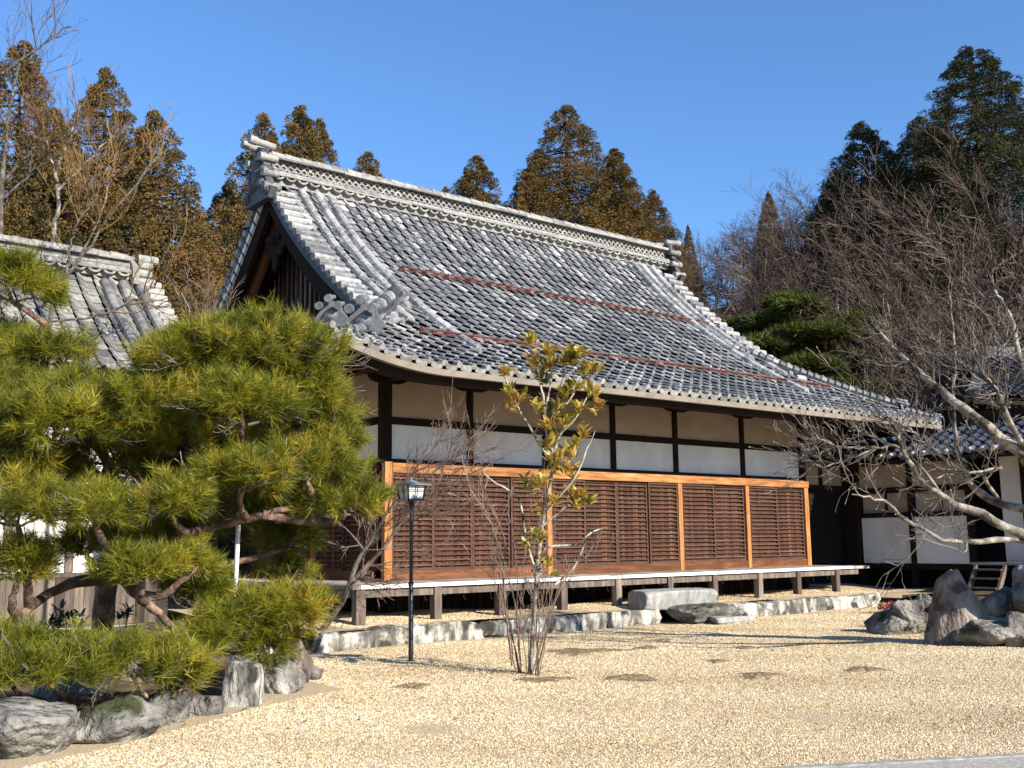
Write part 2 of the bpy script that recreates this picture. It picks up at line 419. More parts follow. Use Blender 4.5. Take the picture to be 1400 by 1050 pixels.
def lift(a, y, c, half, side=-1):
    """the upturn of the eave towards the front left corner"""
    q = np.clip(((a - c) * side - (half - 1.9)) / 1.9, 0, 1.2) * abs(side)
    return .34 * q ** 2 * np.clip((.6 - y) / 2.6, 0, 1)


def slope_fn(c, half, xf, side=0):
    """surface of one slope: a runs along the eave, s up the slope; xf places (a, y, z)"""
    def P(a, s):
        a, s = np.broadcast_arrays(np.asarray(a, float), np.asarray(s, float))
        y = np.interp(s, _s, _t)
        over = np.minimum(s, 0)
        z = np.interp(s, _s, _z) + lift(a, y, c, half, side) + over * .5
        y = y + over * .85
        dz = np.interp(s + .05, _s, _z) - np.interp(s - .05, _s, _z)
        dy = np.interp(s + .05, _s, _t) - np.interp(s - .05, _s, _t)
        n = norm(np.stack([0 * y, -dz, np.maximum(dy, 1e-4)], -1))
        return xf(np.stack([a, y, z], -1)), xf(n, True)
    return P


def xf_front(p, d=False): return p
def xf_left(p, d=False):
    q = np.stack([p[..., 1], p[..., 0] * -1 + (0 if d else LY), p[..., 2]], -1); return q
def xf_right(p, d=False):
    q = np.stack([(0 if d else LX) - p[..., 1], p[..., 0], p[..., 2]], -1); return q
def xf_back(p, d=False):
    q = np.stack([(0 if d else LX) - p[..., 0], (0 if d else LY) - p[..., 1], p[..., 2]], -1); return q


PF = slope_fn(LX / 2, LX / 2 + EV, xf_front, -1)
PL = slope_fn(LY / 2, LY / 2 + EV, xf_left, 1)
PR = slope_fn(LY / 2, LY / 2 + EV, xf_right)
PB = slope_fn(LX / 2, LX / 2 + EV, xf_back)

TU = np.array([0, .08, .18, .30, .46, .66, .84, .985])
TH = np.array([.044, .068, .060, .028, .007, .0, .006, .014])


def tiles(mb, P, a0, a1, s0, s1, w_, e, mask=None, tsd=.12, lip=.041, amp=1.0):
    nc = int(round((a1 - a0) / w_)); w_ = (a1 - a0) / nc
    nr = int(round((s1 - s0) / e)); e = (s1 - s0) / nr
    A, S = np.meshgrid(a0 + np.arange(nc) * w_, s0 + np.arange(nr) * e, indexing='ij')
    A, S = A.ravel(), S.ravel()
    if mask is not None:
        k = mask(A + w_ / 2, S + e / 2); A, S = A[k], S[k]
    N = len(A)
    if N == 0: return
    U = len(TU)
    ja = rng.normal(0, .0035, N); jh = rng.normal(0, .003, N); jt = rng.normal(0, .004, N)
    rows = []
    for v, hh in ((0., -.012), (0., lip), (.5, lip * .55), (1.12, .0)):
        a = A[:, None] + TU[None] * w_ + ja[:, None]
        s = S[:, None] + v * e + 0 * TU[None]
        p, n = P(a, s)
        h = TH[None] * amp * (0.0 if hh < 0 else 1) + hh + jh[:, None] + jt[:, None] * (TU[None] - .5) * 2
        if hh < 0: h = h + TH[None] * amp + lip - .024 + .012
        rows.append(p + n * h[..., None])
    V = np.stack(rows, 1)                                # N,4,U,3
    R_ = V.shape[1]
    b = (np.arange(N) * R_ * U)[:, None, None]
    r = (np.arange(R_ - 1) * U)[None, :, None]; u = np.arange(U - 1)[None, None]
    F = np.stack([b + r + u, b + r + u + 1, b + r + U + u + 1, b + r + U + u], -1).reshape(-1, 4)
    t = np.clip(.46 + rng.normal(0, tsd, N) + .24 * (rng.random(N) < .13), 0, 1)
    mb.add(V.reshape(-1, 3), F, np.repeat(t, (R_ - 1) * (U - 1)))


def tube_row(mb, P, a, s0, s1, r=.085, seg=.30, h=.03, n=10, t0=.56):
    """a row of round cover tiles running up a slope"""
    k = max(1, int(round((s1 - s0) / seg))); seg = (s1 - s0) / k
    for i in range(k):
        sa, sb = s0 + i * seg, s0 + (i + 1) * seg
        ss = np.array([sa, sa + .02, sa + seg * .5, sb])
        p, nn = P(np.full(4, a) + rng.normal(0, .004), ss)
        mb.tube(p + nn * (h + rng.normal(0, .003)), np.array([r * 1.02, r * 1.05, r, r * .93]), n, float(np.clip(t0 + rng.normal(0, .16), 0, 1)), cap=True)


def underlay(mb, P, a0, a1, s0, s1, na, ns, h=-.03, lim=None):
    A, S = np.meshgrid(np.linspace(a0, a1, na), np.linspace(s0, s1, ns), indexing='ij')
    if lim is not None:
        lo, hi = lim(S); A = lo + (hi - lo) * np.linspace(0, 1, na)[:, None]
    p, n = P(A, S)
    mb.grid(p + n * h)


def sof(y): return np.interp(y, _t, _s)


hall = thing('temple_hall', (0, 0, 0), 'large old temple hall with grey tiled hip-and-gable roof, white plaster and wooden shutters', 'temple hall')
GX = -.12           # overhang of the gable edge
GY = -.10           # where the gable starts above the hip


def build_hall_roof():
    S0, SG = 0.0, float(sof(GY))
    # front slope
    m = MB()
    def mf(A, S):
        y = np.interp(S, _s, _t)
        low = (A > y - .05) & (A < LX - y + .05)
        up = (A > .28) & (A < LX - .28)
        return np.where(S < SG, low, up)
    tiles(m, PF, -EV, LX + EV, .0, SLEN - .1, .25, .232, mf)
    roof = m.build('roof', M['tile'], hall)
    m = MB()
    ml = lambda A, S: (A > np.interp(S, _s, _t) - .05) & (A < LY - np.interp(S, _s, _t) + .05)
    tiles(m, PL, -EV, LY + EV, .0, sof(.75), .25, .232, ml)
    tiles(m, PR, -EV, LY + EV, .0, sof(.75), .25, .232, ml)
    m.build('hip_roof', M['tile'], hall)
    m = MB()
    tiles(m, PB, -EV, LX + EV, .0, SLEN - .1, .5, .30, mf)
    m.build('rear_roof', M['tile'], hall)
    # boarding below the tiles
    m = MB()
    fl = lambda S: (np.interp(S, _s, _t) + 0.0, LX - np.interp(S, _s, _t))
    for P in (PF, PB):
        underlay(m, P, 0, 0, 0, SG, 60, 8, -.045, fl)
        underlay(m, P, GX + .02, LX - GX - .02, SG, SLEN, 40, 22, -.045)
    fy = lambda S: (np.interp(S, _s, _t) + 0.0, LY - np.interp(S, _s, _t))
    for P in (PL, PR): underlay(m, P, 0, 0, 0, sof(.75), 40, 10, -.045, fy)
    m.build('roof_boarding', M['wood_eave'], hall)
    # round ends and drip faces along the eave
    m = MB()
    for P, L in ((PF, LX), (PL, LY)):
        nc = int(round((L + 2 * EV) / .25)); wd = (L + 2 * EV) / nc
        for i in range(nc):
            a = -EV + (i + .12) * wd
            p, n = P(a, -.005); q, _ = P(a, .10)
            m.tube([p + n * .052, q + n * .052], .044, 10, .62 + rng.normal(0, .12), cap=True)
            aa = -EV + (i + np.array([.24, .4, .6, .8, .98])) * wd
            h = np.array([.032, .016, .004, .006, .02])
            top, n = P(aa, np.full(5, -.012)); 
            V = np.stack([top + n * (h + .022)[:, None], top + n * (h - .045)[:, None]], 0)
            m.grid(V, .58 + rng.normal(0, .12))
    m.build('eave_tiles', M['tile_moss'], hall)
    # pale plaster board just under the eave tiles, then a dark board of rafter ends
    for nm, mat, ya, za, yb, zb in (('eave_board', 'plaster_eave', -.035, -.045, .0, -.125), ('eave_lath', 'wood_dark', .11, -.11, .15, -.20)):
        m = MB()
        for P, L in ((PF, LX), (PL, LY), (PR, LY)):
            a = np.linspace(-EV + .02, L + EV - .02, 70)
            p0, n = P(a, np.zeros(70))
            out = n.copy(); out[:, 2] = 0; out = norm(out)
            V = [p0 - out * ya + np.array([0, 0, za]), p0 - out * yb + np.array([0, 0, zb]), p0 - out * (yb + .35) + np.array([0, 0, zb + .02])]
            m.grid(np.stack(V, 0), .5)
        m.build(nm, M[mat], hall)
    # gable edge tiles: short round tiles laid outward, one row per course, on both ends and both slopes
    for P, nm in ((PF, 'verge_tiles'), (PB, 'verge_tiles')):
        for e_, sg in ((GX, 1), (LX - GX, -1)):
            m = MB(); md = MB()
            s = SG + .02
            while s < SLEN - .35:
                p, n = P(e_ + sg * .42 if P is PF else (LX - (e_ + sg * .42)), s)
                q, _ = P(e_ - sg * .06 if P is PF else (LX - (e_ - sg * .06)), s)
                m.tube([q + n * .06, q * .5 + p * .5 + n * .062, p + n * .07], [.072, .070, .062], 9, float(np.clip(.52 + rng.normal(0, .2), 0, 1)), cap=True)
                p2, n2 = P(e_ if P is PF else LX - e_, s + .11)
                md.obox(p2 - n2 * .05 + np.array([-.01 * sg, 0, 0]), np.array([.02, 0, 0]), (P(e_, s + .2)[0] - P(e_, s)[0]) * .6 * (np.array([1, 1, 1]) if P is PF else np.array([-1, -1, 1])), n2 * .07, .3)
                s += .232
            m.build(nm, M['tile_white'], hall)
            md.build('verge_drip', M['tile_dark'], hall)
    # round-tile rows beside the gable edges
    for a, s0 in ((.52, SG + .15), (.86, sof(.62)), (1.14, sof(-.95))):
        for aa in (a, LX - a):
            m = MB(); tube_row(m, PF, aa, s0, SLEN - .22, r=.078, h=.06)
            m.build('round_tile_row', M['tile_white'], hall)
    # corner ridges
    for sx, nm in ((0, 'corner_ridge'), (1, 'corner_ridge')):
        m = MB(); mw = MB(); mo = MB()
        def C(t, h=0.0):
            p, n = PF(np.array([LX - t if sx else t]), np.array([float(sof(t))]))
            q = p[0] + np.array([0, 0, h])
            if t < -1.4 and not sx: q = q + np.array([0, 0, (-1.4 - t) * .10])
            return q
        def seg(t0, t1, wd, ht, n, lay):
            T = np.linspace(t0, t1, n + 1)
            for k in range(n):
                a, b = C(T[k]), C(T[k + 1])
                for L_ in range(lay):
                    f = wd * (1 - .26 * (L_ % 2))
                    z0 = -.08 + (ht + .08) * L_ / lay; z1 = -.08 + (ht + .08) * (L_ + 1) / lay - .002 - .016 * (L_ % 2 == 0)
                    m.bar(a + [0, 0, (z0 + z1) / 2], b + [0, 0, (z0 + z1) / 2], f, z1 - z0, .66 + rng.normal(0, .14) - .5 * (L_ % 2))  # wide layers tinted lighter to paint in sunlit bands, recessed ones darker
            K = int(abs(t1 - t0) * 1.414 / .15) + 1
            T = np.linspace(t0, t1, K + 1)
            for k in range(K):
                a, b = C(T[k], ht + .02), C(T[k + 1], ht + .02)
                m.tube([a, a * .8 + b * .2, b], [wd * .36, wd * .43, wd * .30], 10, float(np.clip(.40 + rng.normal(0, .2), 0, 1)), cap=True)
        tb = -1.42 if sx else -.72
        seg(1.0, .72, .24, .10, 2, 3); seg(.72, tb, .27, .15 if sx else .27, 6, 6)
        seg(tb, -1.97, .21, .08, 5, 2)
        m.build(nm, M['tile_dark'], hall)
        mo = MB()
        dv = norm(C(-1.0) - C(-.8)); sd = norm(np.cross(dv, [0, 0, 1]))
        for t, h, sc in (((-.78, .20, 1.0), (-1.98, .12, .72)) if not sx else ((-1.46, .10, .6), (-1.98, .06, .4))):
            c = C(t, h); mo = MB()
            mo.prism([c + sd * u * sc + np.array([0, 0, v * sc]) for u, v in ((-.24, -.2), (-.30, -.05), (-.2, .08), (-.17, .2), (0, .27), (.17, .2), (.2, .08), (.30, -.05), (.24, -.2))], dv * .09 * sc, .22)
            mo.tube([c + dv * .05, c + dv * .15 * sc, c + dv * .19 * sc], np.array([.13, .11, .03]) * sc, 10, .3, cap=True)
            for u, v in ((-.17, .20), (.17, .20), (0, .33)):
                p = c + sd * u * sc + np.array([0, 0, v * sc])
                mo.tube([p - dv * .1 * sc, p + dv * .16 * sc, p + dv * .17 * sc, p + dv * .30 * sc], np.array([.042, .042, .07, .07]) * sc, 10, .34, cap=True)
            mo.build('ridge_end_ornament', M['tile'], hall)
    # snow guards: rusty bars on small brackets
    for y0, x0, x1 in ((2.08, 1.66, 10.42), (-.47, .36, 11.0)):
        m = MB(); s = float(sof(y0))
        a = np.linspace(x0, x1, 40); p, n = PF(a, np.full(40, s))
        for h in (.075, .125):
            m.tube(p + n * h, .017, 6, jit(39, .2))
        for k in np.arange(x0, x1, .5):
            p, n = PF(k, s); q, _ = PF(k, s + .12)
            m.bar(p + n * .02, p + n * .16, .02, .03, .5, up=(1, 0, 0)); m.bar(q + n * .03, p + n * .13, .02, .02, .5)
        m.build('snow_guard', M['rust'], hall)


build_hall_roof()


def ridge(parent, p0, p1, side, zb, ht, mats, lattice=True, scal=.25):
    """a built-up tile ridge from p0 to p1 (plan points); side is the horizontal unit vector towards the viewer"""
    p0, p1, side = (np.asarray(v, float) for v in (p0, p1, side))
    L = np.linalg.norm(p1 - p0); d = (p1 - p0) / L
    Z = np.array([0, 0, 1.0])
    def slab(m, z0, z1, half, n=14, a=.0, tsd=.14):
        for k in range(n):
            c = p0 + d * L * (k + .5) / n + Z * ((z0 + z1) / 2 + rng.normal(0, .004))
            m.obox(c, d * (L / n / 2 - .004), side * half, Z * (z1 - z0) / 2, .5 + a + rng.normal(0, tsd))
    m = MB(); u = ht / .95
    slab(m, zb, zb + .17 * u, .17)
    n = int(L / scal)
    for sg in (1, -1):
        mo = MB()
        for k in range(n):                                             # drooping half-round tiles
            c = p0 + d * (k + .5) * L / n + side * sg * .27 + Z * (zb + .17 * u)
            th = np.linspace(math.pi, 2 * math.pi, 8); r1, r2 = scal * .47, scal * .33
            A = np.stack([c + d * math.cos(q) * r1 + Z * (math.sin(q) * r1 * .75 + .035) for q in th])
            B = np.stack([c + d * math.cos(q) * r2 + Z * (math.sin(q) * r2 * .75 + .045) for q in th])
            tt = .6 + rng.normal(0, .15)
            back = -side * sg * .16
            mo.grid(np.stack([A + back, A, B, B + back]), tt)
        mo.build('ridge_scallops', M[mats[1]], parent)
    slab(m, zb + .20 * u, zb + .235 * u, .285); slab(m, zb + .245 * u, zb + .28 * u, .25); slab(m, zb + .29 * u, zb + .325 * u, .225, a=.1); slab(m, zb + .335 * u, zb + .37 * u, .20)
    if lattice:
        slab(m, zb + .37 * u, zb + .66 * u, .10, a=-.35)
        rows = 3; hh = .29 * u / rows; cw = hh * 2.0
        for sg in (1, -1):
            ml = MB()
            for r_ in range(rows):
                nn = int(L / cw)
                for k in range(nn):
                    c = p0 + d * ((k + .5 + .5 * (r_ % 2)) * cw) + side * sg * .125 + Z * (zb + .375 * u + r_ * hh)
                    if (c - p0) @ d > L - cw / 2: continue
                    th = np.linspace(0, math.pi, 7); r1, r2 = cw * .5, cw * .33
                    A = np.stack([c + d * math.cos(q) * r1 + Z * math.sin(q) * r1 for q in th])
                    B = np.stack([c + d * math.cos(q) * r2 + Z * math.sin(q) * r2 for q in th])
                    ml.grid(np.stack([A - side * sg * .04, A + side * sg * .012, B + side * sg * .012, B - side * sg * .04]), .68 + rng.normal(0, .17))
            ml.build('ridge_lattice', M[mats[1]], parent)
    else:
        slab(m, zb + .38 * u, zb + .44 * u, .185); slab(m, zb + .45 * u, zb + .51 * u, .175, a=.1); slab(m, zb + .52 * u, zb + .58 * u, .165); slab(m, zb + .59 * u, zb + .66 * u, .155)
    slab(m, zb + .67 * u, zb + .71 * u, .24); slab(m, zb + .72 * u, zb + .76 * u, .21)
    m.build('ridge', M[mats[0]], parent)
    mc = MB(); k = int(L / .33)
    for i in range(k):
        a = p0 + d * L * i / k + Z * (zb + .80 * u); b = p0 + d * L * (i + 1) / k + Z * (zb + .80 * u)
        mc.tube([a, a * .88 + b * .12, b], np.array([.108, .112, .094]), 10, float(np.clip(.62 + rng.normal(0, .14), 0, 1)), cap=True)
    mc.build('ridge_cap', M[mats[1]], parent)


ridge(hall, (-.12, 4, 0), (LX + .12, 4, 0), (0, -1, 0), 8.04, .70, ('tile_left', 'tile_moss'))


def onigawara(parent, x, sg, y=4.0, z=7.82, sc=.92):
    m = MB(); c = np.array([x, y, z])
    pr = [(-.50, -.18), (-.62, .02), (-.46, .10), (-.36, .32), (-.42, .44), (-.28, .58), (-.24, .82), (-.10, .98), (0, 1.02)]
    pr = pr + [(-a, b) for a, b in pr[-2::-1]]
    m.prism([c + np.array([0, a * sc, b * sc]) for a, b in pr], (sg * .16 * sc, 0, 0), .4)
    for yy, zz, r in ((0, .62, .17), (0, .35, .22), (-.2, .2, .14), (.2, .2, .14), (-.3, .45, .10), (.3, .45, .10), (-.45, .0, .12), (.45, .0, .12)):   # raised relief
        th = [0, .5, .85, 1]
        p = c + np.array([0, yy * sc, zz * sc])
        m.tube([p + np.array([sg * (.14 + .12 * q) * sc, 0, 0]) for q in th], np.array([1, .9, .55, .1]) * r * sc, 10, .45, cap=True)
    m.build('ridge_end_ornament', M['tile_dark'], parent)
    m = MB()
    for yy, zz, ln in ((-.17, 1.02, .62), (.17, 1.02, .62), (-.30, .72, .44), (.30, .72, .44), (-.36, .38, .40), (.36, .38, .40), (-.46, .06, .42), (.46, .06, .42)):
        p = c + np.array([-sg * .12, yy * sc, zz * sc]); q = p + np.array([sg * ln * sc * .9, 0, .05 if zz > .9 else .0])
        m.tube([p, p * .3 + q * .7, p * .28 + q * .72, q], np.array([.072, .072, .09, .09]) * sc, 12, .6 + rng.normal(0, .1), cap=True)
    m.build('ridge_end_tubes', M['tile_left'], parent)


onigawara(hall, -.16, -1)
onigawara(hall, LX + .16, 1)


def hall_gables():
    ys = np.linspace(GY, 4.0, 26)
    zz = prof(ys)
    for e_, sg in ((GX, 1), (LX - GX, -1)):
        # barge boards, front and back slope
        for flip in (0, 1):
            def pt(i, dx, dz): return np.array([e_ + sg * dx, (LY - ys[i]) if flip else ys[i], zz[i] + dz])
            m = MB(); n = len(ys)
            dep = .46
            A = np.array([[pt(i, .06, -.11) for i in range(n)], [pt(i, .06, -.11 - dep) for i in range(n)],
                          [pt(i, .15, -.11 - dep) for i in range(n)], [pt(i, .15, -.11) for i in range(n)], [pt(i, .06, -.11) for i in range(n)]])
            m.grid(A)
            m.build('bargeboard', M['wood_dark'], hall)
            m = MB()
            A = np.array([[pt(i, .30, -.16) for i in range(n)], [pt(i, .30, -.72) for i in range(n)], [pt(i, .38, -.72) for i in range(n)], [pt(i, .38, -.16) for i in range(n)], [pt(i, .30, -.16) for i in range(n)]])
            m.grid(A)
            m.build('inner_bargeboard', M['wood_sill'], hall)
            if flip:
                m = MB()
                A = np.array([[pt(i, .0, -.03) for i in range(n)], [pt(i, .0, -.15) for i in range(n)], [pt(i, .055, -.15) for i in range(n)]])
                m.grid(A)
                m.build('verge_plaster', M['white_paint'], hall)
        # boarded gable wall
        m = MB()
        gx = e_ + sg * .85
        w0, w1 = .35, LY - .35
        yy = np.arange(w0, w1, .19)
        for k, y in enumerate(yy):
            y1 = min(y + .185, w1); ym = (y + y1) / 2; q = ym if ym < 4 else LY - ym
            top = float(prof(q)) - .08
            m.box((gx, y, 4.75), (gx + sg * .03, y1, top), float(jit(1, .2)[0]))
            MB().box((gx - sg * .022, y - .014, 4.75), (gx, y + .02, top), float(jit(1, .3)[0])).build('gable_batten', M['wood_grey'], hall)
        m.build('gable_wall', M['wood_dark'], hall)
        m = MB(); m.box((gx - sg * .10, .95, 5.1), (gx - .004 * sg, LY - .95, 5.28)); m.build('gable_beam', M['wood_dark'], hall)
        # carved pendant under the apex
        m = MB()
        pr = [(0, 0), (.22, -.10), (.20, -.34), (.48, -.30), (.60, -.50), (.40, -.56), (.30, -.74), (.16, -.66), (.12, -.95), (0, -1.1)]
        pr = pr + [(-a, b) for a, b in pr[-2:0:-1]]
        m.prism([np.array([e_ + sg * .20, 4 + a * .8, 7.25 + b * .8]) for a, b in pr], (sg * .06, 0, 0))
        m.tube([(e_ + sg * .24, 4, 6.98), (e_ + sg * .10, 4, 6.98), (e_ + sg * .02, 4, 6.98)], [.10, .08, .03], 8, .8, cap=True)
        m.build('gable_pendant', M['wood_dark'], hall)


hall_gables()

PX = [0.0, 1.684, 3.297, 4.922, 6.582, 8.574, 10.62]
PYL = [2.05, 4.0, 6.0, 8.0]
ZM0, ZM1, ZW, ZT = 3.147, 3.262, 2.61, 3.86
ZD = .76


def hall_walls():
    # plaster (one panel per face, split by beams in front of it)
    for nm, mat, z0, z1 in (('plaster_wall', 'plaster', ZW - .02, ZM0 + .03), ('plaster_wall', 'plaster_up_shaded', ZM0 + .04, ZT + .3)):
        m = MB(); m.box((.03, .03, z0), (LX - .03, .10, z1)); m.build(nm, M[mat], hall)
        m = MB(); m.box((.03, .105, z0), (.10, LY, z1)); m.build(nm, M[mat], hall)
    # core so that no light leaks
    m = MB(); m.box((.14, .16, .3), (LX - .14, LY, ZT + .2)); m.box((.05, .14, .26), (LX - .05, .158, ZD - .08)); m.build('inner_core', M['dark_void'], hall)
    for i, x in enumerate(PX):
        big = i in (0, 6)
        hw = .082 if big else .056
        yf = -.03 if big else -.012
        cx = x + (.082 if i == 0 else -.082 if i == 6 else 0)
        MB().box((cx - hw, yf, ZW + .002), (cx + hw, .12, ZT)).build('post', M['wood_dark'], hall)
        # bracket block on the post top
        m = MB()
        pr = [(-.36, .12), (-.36, .06), (-.30, .0), (-.2, -.03), (.2, -.03), (.30, 0), (.36, .06), (.36, .12)]
        m.prism([np.array([cx + a, -.09, 3.80 + b]) for a, b in pr], (0, .074, 0))
        m.box((cx - .06, -.50, 3.80), (cx + .06, -.091, 3.90))
        m.build('bracket', M['wood_dark'], hall)
        if i in (0, 2, 4, 5, 6):
            w2 = .066 if i in (0, 6) else .052
            MB().box((cx - w2, -.075, ZD + .002), (cx + w2, .02, 2.395 if i not in (0,) else 2.56), .5).build('shutter_post', M['wood_orange_v'], hall)
    for y in PYL:
        MB().box((-.012, y - .06, ZW + .002), (.104, y + .06, ZT)).build('post', M['wood_dark'], hall)
        MB().box((-.07, y - .065, ZD), (.02, y + .065, 2.395)).build('shutter_post', M['wood_orange_v'], hall)
    # horizontal timbers
    MB().box((.17, -.006, ZM0), (LX - .17, .125, ZM1)).build('tie_beam', M['wood_dark'], hall)
    MB().box((-.006, .17, ZM0), (.125, LY, ZM1)).build('tie_beam', M['wood_dark'], hall)
    m = MB(); m.box((.0, -.03, 2.545), (LX, .128, ZW))
    m.build('nageshi_beam', M['wood_dark'], hall)
    MB().box((-.03, .13, 2.40), (.128, LY, ZW)).build('nageshi_beam', M['wood_sill'], hall)
    edges = [.148, 3.243, 3.351, 6.528, 6.636, 8.52, 8.628, LX - .15]
    for a, b in ((0.146, 3.297), (3.299, 6.582), (6.584, 8.574), (8.576, LX)):
        MB().box((a, -.088, 2.398), (b, .0, 2.542), .5 + rng.normal(0, .08)).build('lintel', M['wood_orange'], hall)
    for a, b in zip(edges[::2], edges[1::2]):
        MB().box((a, -.060, ZD + .002), (b, .0, .905), .5 + rng.normal(0, .1)).build('sill', M['wood_sill'], hall)
    MB().box((-.06, .16, ZD + .002), (.0, LY, .905), .45).build('sill', M['wood_sill'], hall)

    def shutter(o, u, nrm, width, z0, z1, front):
        o, u, nrm = (np.asarray(v, float) for v in (o, u, nrm))
        m = MB(); n = 11
        for k in range(n):
            a, b = width * k / n, width * (k + 1) / n - .004
            dz = rng.normal(0, .003)
            c = o + u * (a + b) / 2 + nrm * (.0 + dz) + np.array([0, 0, (z0 + z1) / 2])
            m.obox(c, u * (b - a) / 2, nrm * .012, np.array([0, 0, (z1 - z0) / 2]), float(jit(1, .17)[0]))
        s = m.build('shutter', M['wood_brown'], hall)
        m = MB()
        Z = np.array([0, 0, 1.])
        for a in (.018, width - .018):
            m.obox(o + u * a + nrm * .030 + Z * (z0 + z1) / 2, u * .018, nrm * .018, Z * (z1 - z0) / 2, .42)
        for z in (z0 + .02, z1 - .02):
            m.obox(o + u * width / 2 + nrm * .028 + Z * z, u * (width / 2 - .037), nrm * .016, Z * .022, .42)
        nb = 19
        for k in range(1, nb):
            z = z0 + (z1 - z0) * k / nb
            m.obox(o + u * width / 2 + nrm * .034 + Z * z, u * (width / 2 - .037), nrm * .0215, Z * .0125, .5 + rng.normal(0, .12))
        m.build('lattice', M['wood_batten'], s)
    for (a, b), n in zip(((.148, 3.243), (3.351, 6.528), (6.636, 8.52), (8.628, LX - .15)), (4, 4, 2, 2)):
        wd = (b - a) / n
        for k in range(n):
            off = -.012 if k in (0, n - 1) and n > 2 else .022 if n > 2 else (-.012, .022)[k]
            shutter((a + wd * k + .002, .0 + off, 0), (1, 0, 0), (0, -1, 0), wd - .004, .907, 2.396, True)
    for a, b in ((.16, 1.98), (2.12, 3.93), (4.07, 5.93), (6.07, 7.93)):
        for k in range(2):
            wd = (b - a) / 2
            shutter((.01 + .03 * k, b - wd * k, 0), (0, -1, 0), (-1, 0, 0), wd - .004, .907, 2.396, False)
    # eave structure: purlin and rafters
    m = MB(); m.box((-.75, -.66, 3.82), (LX + .75, -.52, 3.93)); m.build('eave_beam', M['wood_eave'], hall)
    m = MB(); m.box((-.66, -.45, 3.82), (-.52, LY + .7, 3.93)); m.build('eave_beam', M['wood_eave'], hall)
    mr = MB().bar((0, .02, 4.08), (0, -1.90, 3.57), .075, .085, .5).mesh('rafter', M['wood_eave'])
    mr2 = MB().bar((.02, 0, 4.08), (-1.90, 0, 3.57), .075, .085, .5).mesh('rafter', M['wood_eave'])
    for x in np.arange(.16, LX, .36):
        o = bpy.data.objects.new('rafter', mr); COL.objects.link(o); o.parent = hall
        o.location = (x, 0, float(lift(x, -1.5, LX / 2, LX / 2 + EV)) * .6)
    for y in np.arange(.16, 5, .36):
        o = bpy.data.objects.new('rafter', mr2); COL.objects.link(o); o.parent = hall
        o.location = (0, y, float(lift(y, -1.5, LY / 2, LY / 2 + EV)) * .6)
    # corner rafters and soffit boards
    m = MB()
    m.bar((.1, .1, 4.03), (-1.90, -1.90, 3.86), .13, .14, .5); m.build('hip_rafter', M['wood_eave'], hall); m = MB(); m.bar((LX - .1, .1, 4.03), (LX + 1.90, -1.90, 3.56), .14, .16, .5)
    m.build('hip_rafter', M['wood_eave'], hall)
    m = MB()
    a = np.linspace(0, 1, 50)
    for sd in (0, 1, 2):
        rows = []
        for t in np.linspace(0, 1, 5):
            e = -1.98 * t
            if sd == 0: xs = (e) + (LX - 2 * e) * a; ys = np.full(50, e); lf = lift(xs, e, LX / 2, LX / 2 + EV)
            elif sd == 1: ys = (e) + (LY - 2 * e) * a; xs = np.full(50, e); lf = lift(ys, e, LY / 2, LY / 2 + EV)
            else: ys = (e) + (LY - 2 * e) * a; xs = np.full(50, LX - e); lf = 0 * ys
            rows.append(np.stack([xs, ys, 4.16 - .52 * t + lf * t], -1))
        m.grid(np.array(rows))
    m.build('soffit', M['wood_eave'], hall)


hall_walls()


def veranda():
    # boards run outward from the wall; a pale painted end grain faces the court
    m = MB()
    x = -1.14
    ver = None
    while x < 11.1:
        wd = rng.uniform(.17, .21)
        y0 = -1.14 + rng.normal(0, .004)
        m.box((x, y0 + .012, ZD - .055), (min(x + wd, 11.1) - .004, .0, ZD + rng.normal(0, .002)), float(jit(1, .18)[0]))
        x += wd
    y = .004
    while y < LY:
        wd = rng.uniform(.17, .21)
        m.box((-1.14, y, ZD - .055), (-.001, y + wd - .004, ZD + rng.normal(0, .002)), float(jit(1, .18)[0]))
        y += wd
    ver = m.build('veranda', M['wood_deck'], hall)
    m = MB(); x = -.92
    for x, x1, t in [(-1.02, -.30, .9)] + [(a, b, .9) for a, b in ((-.295, .9), (.905, 2.1), (2.104, 3.64))] + [(3.95, 4.42, .9), (4.425, 4.86, .9), (4.864, 5.42, .8), (5.425, 6.2, .9), (6.205, 7.4, .9), (7.404, 8.1, .9), (8.105, 9.3, .9), (9.304, 10.48, .9)]:
        m.box((x, -1.148, ZD - .047), (x1 - .006, -1.127, ZD + .003), t)
    m.build('white_edge', M['white_paint'], ver)
    m = MB(); m.box((-1.08, -1.09, ZD - .165), (10.75, -1.02, ZD - .062), .5); m.box((-1.09, -1.01, ZD - .165), (-1.02, LY, ZD - .062), .5)
    m.build('edge_beam', M['wood_grey'], ver)
    for x in (-1.0, .27, 1.44, 2.68, 3.88, 5.12, 6.28, 7.55, 8.72, 9.99):
        h = .062 if x > -.9 else .075
        MB().box((x - h, -1.12, .2), (x + h, -1.0, ZD - .064), float(jit(1, .2)[0])).build('veranda_post', M['wood_grey'], ver)
    for y in (.3, 1.6, 2.9, 4.2, 5.5):
        MB().box((-1.11, y - .06, .2), (-.99, y + .06, ZD - .064), float(jit(1, .2)[0])).build('veranda_post', M['wood_grey'], ver)
    # slatted boards below the floor, with hooks of iron hanging from the joists
    m = MB()
    for x in np.arange(.0, LX, .155):
        m.box((x, .06, .24), (x + .13, .09, ZD - .06), float(jit(1, .3)[0]))
    m.build('underfloor_boards', M['wood_dark'], hall)
    m = MB()
    for x in np.arange(.4, LX, .42):
        z = ZD - .08; x += rng.normal(0, .05); b = rng.uniform(.10, .2)
        m.tube([(x, -.5, z), (x + .004, -.5, z - b), (x + .03, -.5, z - b - .03), (x + .055, -.5, z - b - .02)], .006, 5, .5)
    m.build('floor_hook', M['grey_metal'], hall)


veranda()


